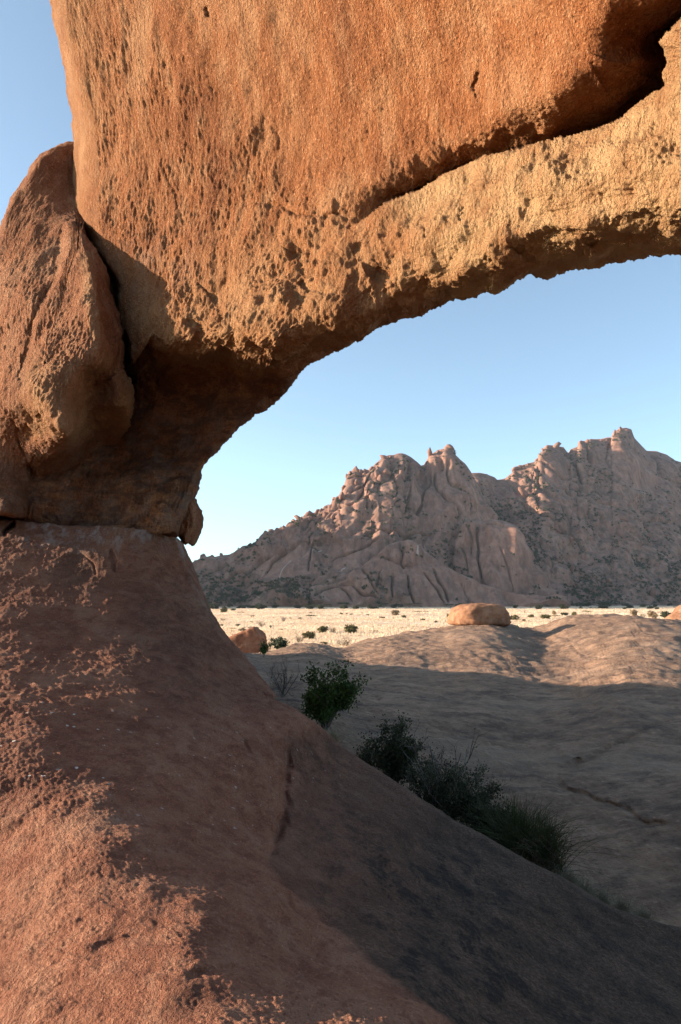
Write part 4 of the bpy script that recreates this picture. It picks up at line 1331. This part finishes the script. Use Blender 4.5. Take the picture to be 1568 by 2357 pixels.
tuft('broom_bush', ground_of(1195, 1985, 10.3), 6, 0.95, 700, 0.62, M_REED, 'upright green broom bush at the lower end of the gully', 'bush', 0.006)
shrub('low_scrub_bush', ground_of(1250, 2010, 9.9), 7, 0.55, 12, 1.4, M_DRY, 3, 0.016, 0.04, 'brownish low bush at the foot of the green broom', 'bush', forks=3, r0=0.008, keep=0.6)
shrub('tangled_shrub', ground_of(1130, 1945, 10.9), 25, 0.80, 16, 1.3, M_LEAF2, 5, 0.022, 0.04, 'low dark shrub just left of the green broom', 'shrub', forks=4, r0=0.012, keep=0.8)
shrub('thorn_bush', ground_of(1030, 1890, 11.7), 26, 0.75, 16, 1.4, M_LEAF2, 3, 0.022, 0.04, 'low grey thorn bush under the bare arching branches', 'bush', forks=4, r0=0.012, keep=0.6)
shrub('thorn_bush', ground_of(1160, 1960, 10.6), 31, 0.70, 16, 1.5, M_LEAF2, 2, 0.02, 0.05, 'grey twiggy bush growing through the left side of the green broom', 'bush', forks=4, r0=0.010, keep=0.5)
shrub('thorn_bush', ground_of(1100, 1925, 11.1), 32, 1.0, 9, 1.1, M_LEAF2, 1, 0.02, 0.04, 'tall wispy bush of bare twigs in the middle of the gully', 'bush', forks=4, r0=0.012, keep=0.3, curl=0.15)
shrub('thorn_bush', ground_of(850, 1775, 13.6), 27, 0.55, 12, 1.3, M_LEAF2, 3, 0.022, 0.04, 'small thorn bush at the upper left of the dark green shrub', 'bush', forks=4, r0=0.012, keep=0.6)
tuft('broom_bush', ground_of(1255, 2000, 10.0), 28, 0.80, 500, 0.55, M_REED, 'lower green broom right of the upright broom bush', 'bush', 0.005)
tuft('grass_tuft', ground_of(1345, 2070, 9.4), 8, 0.34, 260, 0.7, M_TUFT, 'pale dry grass tuft at the right end of the gully', 'grass tuft', 0.004, 0.7)
tuft('grass_tuft', ground_of(1285, 2045, 9.6), 18, 0.30, 200, 0.7, M_TUFT, 'pale dry grass tuft just right of the brownish low bush', 'grass tuft', 0.004, 0.7)
tuft('grass_tuft', ground_of(765, 1708, 14.9), 9, 0.36, 200, 0.7, M_TUFT, 'pale dry grass tuft at the foot of the leafy tree', 'grass tuft', 0.005, 0.7)
for k, (gx, gy, gY, gh) in enumerate([(1165, 1965, 10.6, 0.5), (1225, 2000, 10.1, 0.45), (1270, 2025, 9.8, 0.42), (1310, 2050, 9.6, 0.36), (1385, 2088, 9.2, 0.3), (1430, 2105, 9.0, 0.28), (1480, 2122, 8.8, 0.24)]):
    tuft('grass_tuft', ground_of(gx, gy, gY), 200 + k, gh, 220, 0.6, M_TUFT if k > 2 else M_REED, '%s grass tuft from the top of the strip lining the lower gully' % ('first', 'second', 'third', 'fourth', 'fifth', 'sixth', 'lowest')[k], 'grass tuft', 0.004, 0.7, 'grass strip along the gully')
shrub('sapling', ground_of(608, 1510, 34.0), 10, 0.75, 4, 0.5, M_LEAF, 4, 0.05, 0.06, 'tiny green sapling at the foot of the wedge boulder', 'sapling', forks=2, r0=0.015)

# ---- bushes on the plain: a few kinds built once, then copied one by one
def plain_proto(kind, seed):
    g = np.random.default_rng(seed)
    if kind == 'umbrella':
        paths, rads, tips = branches(g, 4, 1.0, 0.7, 1.0, 4, 6, 0.025, 0.2, 2)
        tips = tips[tips[:, 2] > 0.5 * tips[:, 2].max()]
        tips[:, 2] = 0.75 * tips[:, 2].max() + 0.18 * tips[:, 2]
        tips[:, :2] *= 1.5
        leaf = (tips, 3, 0.07, 0.07)
    elif kind == 'bare':
        paths, rads, tips = branches(g, 10, 1.0, 1.1, 0.9, 4, 6, 0.022, 0.2, 2)
        leaf = (tips[::3], 1, 0.045, 0.05)
    else:
        paths, rads, tips = branches(g, 9, 1.0, 1.0, 0.8, 4, 6, 0.02, 0.25, 2)
        leaf = (tips, 3, 0.085, 0.075)
    top = max(p[:, 2].max() for p in paths)
    wid = max(np.abs(p[:, :2]).max() for p in paths)
    S = np.array([0.5 / wid, 0.5 / wid, 1 / top])
    V, F = tubes([p * S for p in paths], [r * 0.6 for r in rads], 3)
    LV, LF = leaf_mesh(g, leaf[0] * S, leaf[1], leaf[2] * 0.75, leaf[3] * 0.7, 0.7)
    return (V, F, LV, LF)

PROTO = {}
for kind, mats in (('round', (M_LEAF3, M_LEAF2, M_LEAF4)), ('umbrella', (M_LEAF3, M_LEAF2, M_LEAF4)), ('bare', (M_LEAF4, M_TWIG))):
    for v in range(2):
        V, F, LV, LF = plain_proto(kind, 70 + v + len(kind))
        tw = raw_mesh('branches', V, F, M_TWIG)
        for m in mats:
            PROTO.setdefault((kind, m.name), []).append((tw, raw_mesh('foliage', LV, LF, m, False)))

def plain_bush(name, px, py, wpx, hpx, kind, mat, label, cat, group=None, i=0):
    Y = EYE * FPX / max(py - 1383.0, 4.0)
    c = at(px, py, Y)
    w, h = wpx * Y / FPX, hpx * Y / FPX
    tw, lf = PROTO[(kind, mat.name)][i % 2]
    root = link(bpy.data.objects.new(name, None))
    root.location = (c[0], c[1], -0.15)
    a = (i * 2.399) % 6.28
    root.rotation_euler = (0, 0, a)
    root.scale = (w, w, h * 1.05)
    for nm, me in (('branches', tw), ('foliage', lf)):
        link(bpy.data.objects.new(nm, me), root)
    tag(root, label, cat, group)

def z6(x, y): return (780 + 0.5485 * x) / 1.5944, (2180 + 0.5485 * y) / 1.5944
def z7(x, y): return (1640 + 0.5485 * x) / 1.5944, (2180 + 0.5485 * y) / 1.5944
ZS = 0.5485 / 1.5944
NAMED = [
    (z6, 445, 372, 170, 88, 'round', M_LEAF2, 'large dark green bush right of the wedge boulder', 'bush', 'bush'),
    (z6, 372, 375, 90, 85, 'bare', M_LEAF4, 'grey dry bush squeezed between wedge boulder and dark green bush', 'bush', 'bush'),
    (z6, 650, 295, 92, 52, 'round', M_LEAF3, 'small spreading tree below the long olive thicket on the plain', 'tree', 'acacia_tree'),
    (z6, 575, 318, 105, 58, 'bare', M_LEAF4, 'pale dry bush just left of the small spreading tree', 'bush', 'bush'),
    (z6, 740, 253, 110, 45, 'round', M_LEAF3, 'olive bush left half of the long thicket in mid plain', 'bush', 'bush'),
    (z6, 805, 255, 75, 52, 'bare', M_LEAF4, 'dry twiggy bush right end of the long thicket in mid plain', 'bush', 'bush'),
    (z6, 924, 257, 96, 58, 'round', M_LEAF3, 'round crowned tree standing alone right of the long thicket', 'tree', 'acacia_tree'),
    (z6, 892, 345, 160, 66, 'bare', M_LEAF4, 'wide straw coloured dry bush just above the sunlit crest', 'bush', 'bush'),
    (z6, 661, 168, 62, 32, 'umbrella', M_LEAF3, 'flat topped umbrella tree in the middle of the pale plain', 'tree', 'acacia_tree'),
    (z6, 478, 182, 62, 42, 'bare', M_TWIG, 'leafless small tree left of the umbrella tree', 'tree', 'acacia_tree'),
    (z6, 330, 212, 92, 44, 'bare', M_LEAF4, 'grey dry bush above the wedge boulder on the plain', 'bush', 'bush'),
    (z6, 205, 244, 72, 24, 'round', M_LEAF4, 'low brown bush beside the pillar slope', 'bush', 'bush'),
    (z6, 170, 207, 52, 13, 'round', M_LEAF3, 'flat olive bush beside the pillar slope', 'bush', 'bush'),
    (z6, 178, 139, 66, 24, 'umbrella', M_LEAF4, 'pale umbrella tree far out near the pillar slope', 'tree', 'acacia_tree'),
    (z6, 1225, 140, 62, 36, 'round', M_LEAF4, 'pale rounded tree far out left of the perched boulder', 'tree', 'acacia_tree'),
    (z7, 445, 172, 92, 36, 'round', M_LEAF3, 'olive bush just right of the perched boulder', 'bush', 'bush'),
    (z7, 1462, 158, 86, 44, 'round', M_LEAF2, 'dark round tree beside the pale boulder at right', 'tree', 'acacia_tree'),
    (z7, 1375, 150, 82, 40, 'round', M_LEAF4, 'pale green bush left of the dark round tree', 'bush', 'bush'),
    (z7, 1250, 148, 66, 46, 'round', M_LEAF4, 'pale bush rising behind the top of the dome', 'bush', 'bush'),
    (z7, 1310, 155, 60, 34, 'bare', M_LEAF4, 'dry bush between two pale bushes behind the dome', 'bush', 'bush'),
]
for i, (zf, x, y, w, h, kind, mat, label, cat, nm) in enumerate(NAMED):
    px, py = zf(x, y)
    plain_bush(nm, px, py, w * ZS, h * ZS, kind, mat, label, cat, None, i)
SMALL = [(z6, 250, 224, 62, 16), (z6, 125, 246, 52, 24), (z6, 80, 121, 52, 26), (z6, 140, 109, 52, 13), (z6, 268, 148, 36, 9), (z6, 585, 164, 36, 11), (z6, 520, 169, 22, 12), (z6, 388, 221, 26, 16), (z6, 655, 126, 46, 13),
         (z6, 900, 133, 42, 13), (z6, 1130, 158, 52, 11), (z6, 1080, 249, 52, 13), (z6, 470, 234, 42, 9), (z6, 1210, 164, 22, 15), (z6, 1280, 156, 46, 16), (z6, 1390, 140, 92, 26), (z6, 1410, 173, 40, 12), (z6, 1440, 179, 24, 12),
         (z6, 1495, 186, 32, 12), (z6, 1530, 172, 32, 11), (z6, 990, 242, 22, 8), (z6, 410, 155, 30, 8), (z6, 780, 148, 40, 8), (z6, 930, 137, 30, 9), (z6, 985, 141, 34, 8), (z6, 1040, 140, 30, 8), (z6, 70, 176, 60, 22),
         (z6, 268, 190, 30, 12), (z6, 1000, 128, 40, 9), (z6, 745, 334, 60, 22), (z6, 60, 210, 40, 14), (z6, 860, 132, 30, 9),
         (z7, 487, 180, 28, 16), (z7, 565, 154, 62, 18), (z7, 660, 163, 74, 26), (z7, 740, 165, 62, 24), (z7, 716, 137, 38, 26), (z7, 520, 126, 22, 22), (z7, 855, 141, 42, 22), (z7, 920, 142, 74, 30), (z7, 785, 138, 60, 16),
         (z7, 825, 155, 84, 18), (z7, 515, 182, 26, 18), (z7, 470, 214, 32, 9), (z7, 690, 182, 30, 10), (z7, 610, 130, 40, 10), (z7, 1390, 164, 44, 26), (z7, 1500, 152, 50, 26), (z7, 20, 158, 50, 26), (z7, 40, 130, 40, 16)]
ONES = ['', 'first', 'second', 'third', 'fourth', 'fifth', 'sixth', 'seventh', 'eighth', 'ninth', 'tenth', 'eleventh', 'twelfth', 'thirteenth', 'fourteenth', 'fifteenth', 'sixteenth', 'seventeenth', 'eighteenth', 'nineteenth']
def ordinal(k):
    if k < 20: return ONES[k]
    t = ('twent', 'thirt', 'fort', 'fift')[k // 10 - 2]
    return t + 'ieth' if k % 10 == 0 else t + 'y-' + ONES[k % 10]
SMALL.sort(key=lambda q: q[0](q[1], q[2])[0])
for i, (zf, x, y, w, h) in enumerate(SMALL):
    px, py = zf(x, y)
    kind = ('round', 'bare', 'round', 'umbrella')[i % 4]
    mat = M_LEAF4 if i % 3 == 0 else M_LEAF3
    if kind == 'bare': mat = M_LEAF4
    plain_bush('bush', px, py, w * ZS, h * ZS * 1.15, kind, mat, 'small %s bush on the sunlit plain, %s from the left of the small ones' % ('straw coloured' if mat is M_LEAF4 else 'olive', ordinal(i + 1)), 'bush', 'small bushes dotted about the sunlit plain', i)
g = np.random.default_rng(77)
for i in range(150):
    py = 1383 + 12 * g.uniform(0.72, 1.55) ** 1.0
    px = g.uniform(455, 1568)
    w = g.uniform(7, 30)
    plain_bush('bush', px, py, w, w * g.uniform(0.22, 0.5), 'round' if i % 3 else 'umbrella', M_LEAF2, 'dark bush in the shaded strip at the mountain foot', 'bush', 'dark bushes along the shaded mountain foot', i)

# ================================================================== AIR
def build_haze():
    x0, x1, y0, y1, z0, z1 = -4600, 4600, -4600, 4600, -6, 830
    V = np.array([(x, y, z) for x in (x0, x1) for y in (y0, y1) for z in (z0, z1)], float)
    F = np.array([(0, 1, 3, 2), (4, 6, 7, 5), (0, 4, 5, 1), (2, 3, 7, 6), (0, 2, 6, 4), (1, 5, 7, 3)])
    m, nt, out = new_mat('haze_air')
    v = nt.nodes.new('ShaderNodeVolumePrincipled')
    v.inputs['Color'].default_value = (0.70, 0.84, 1.0, 1)
    v.inputs['Density'].default_value = 0.000024
    v.inputs['Anisotropy'].default_value = 0.2
    nt.links.new(v.outputs[0], out.inputs['Volume'])
    o = mesh_obj('haze', V, F, m, None, False)
    tag(o, 'thin bluish haze in the air over the plain', 'haze', kind='stuff')
build_haze()
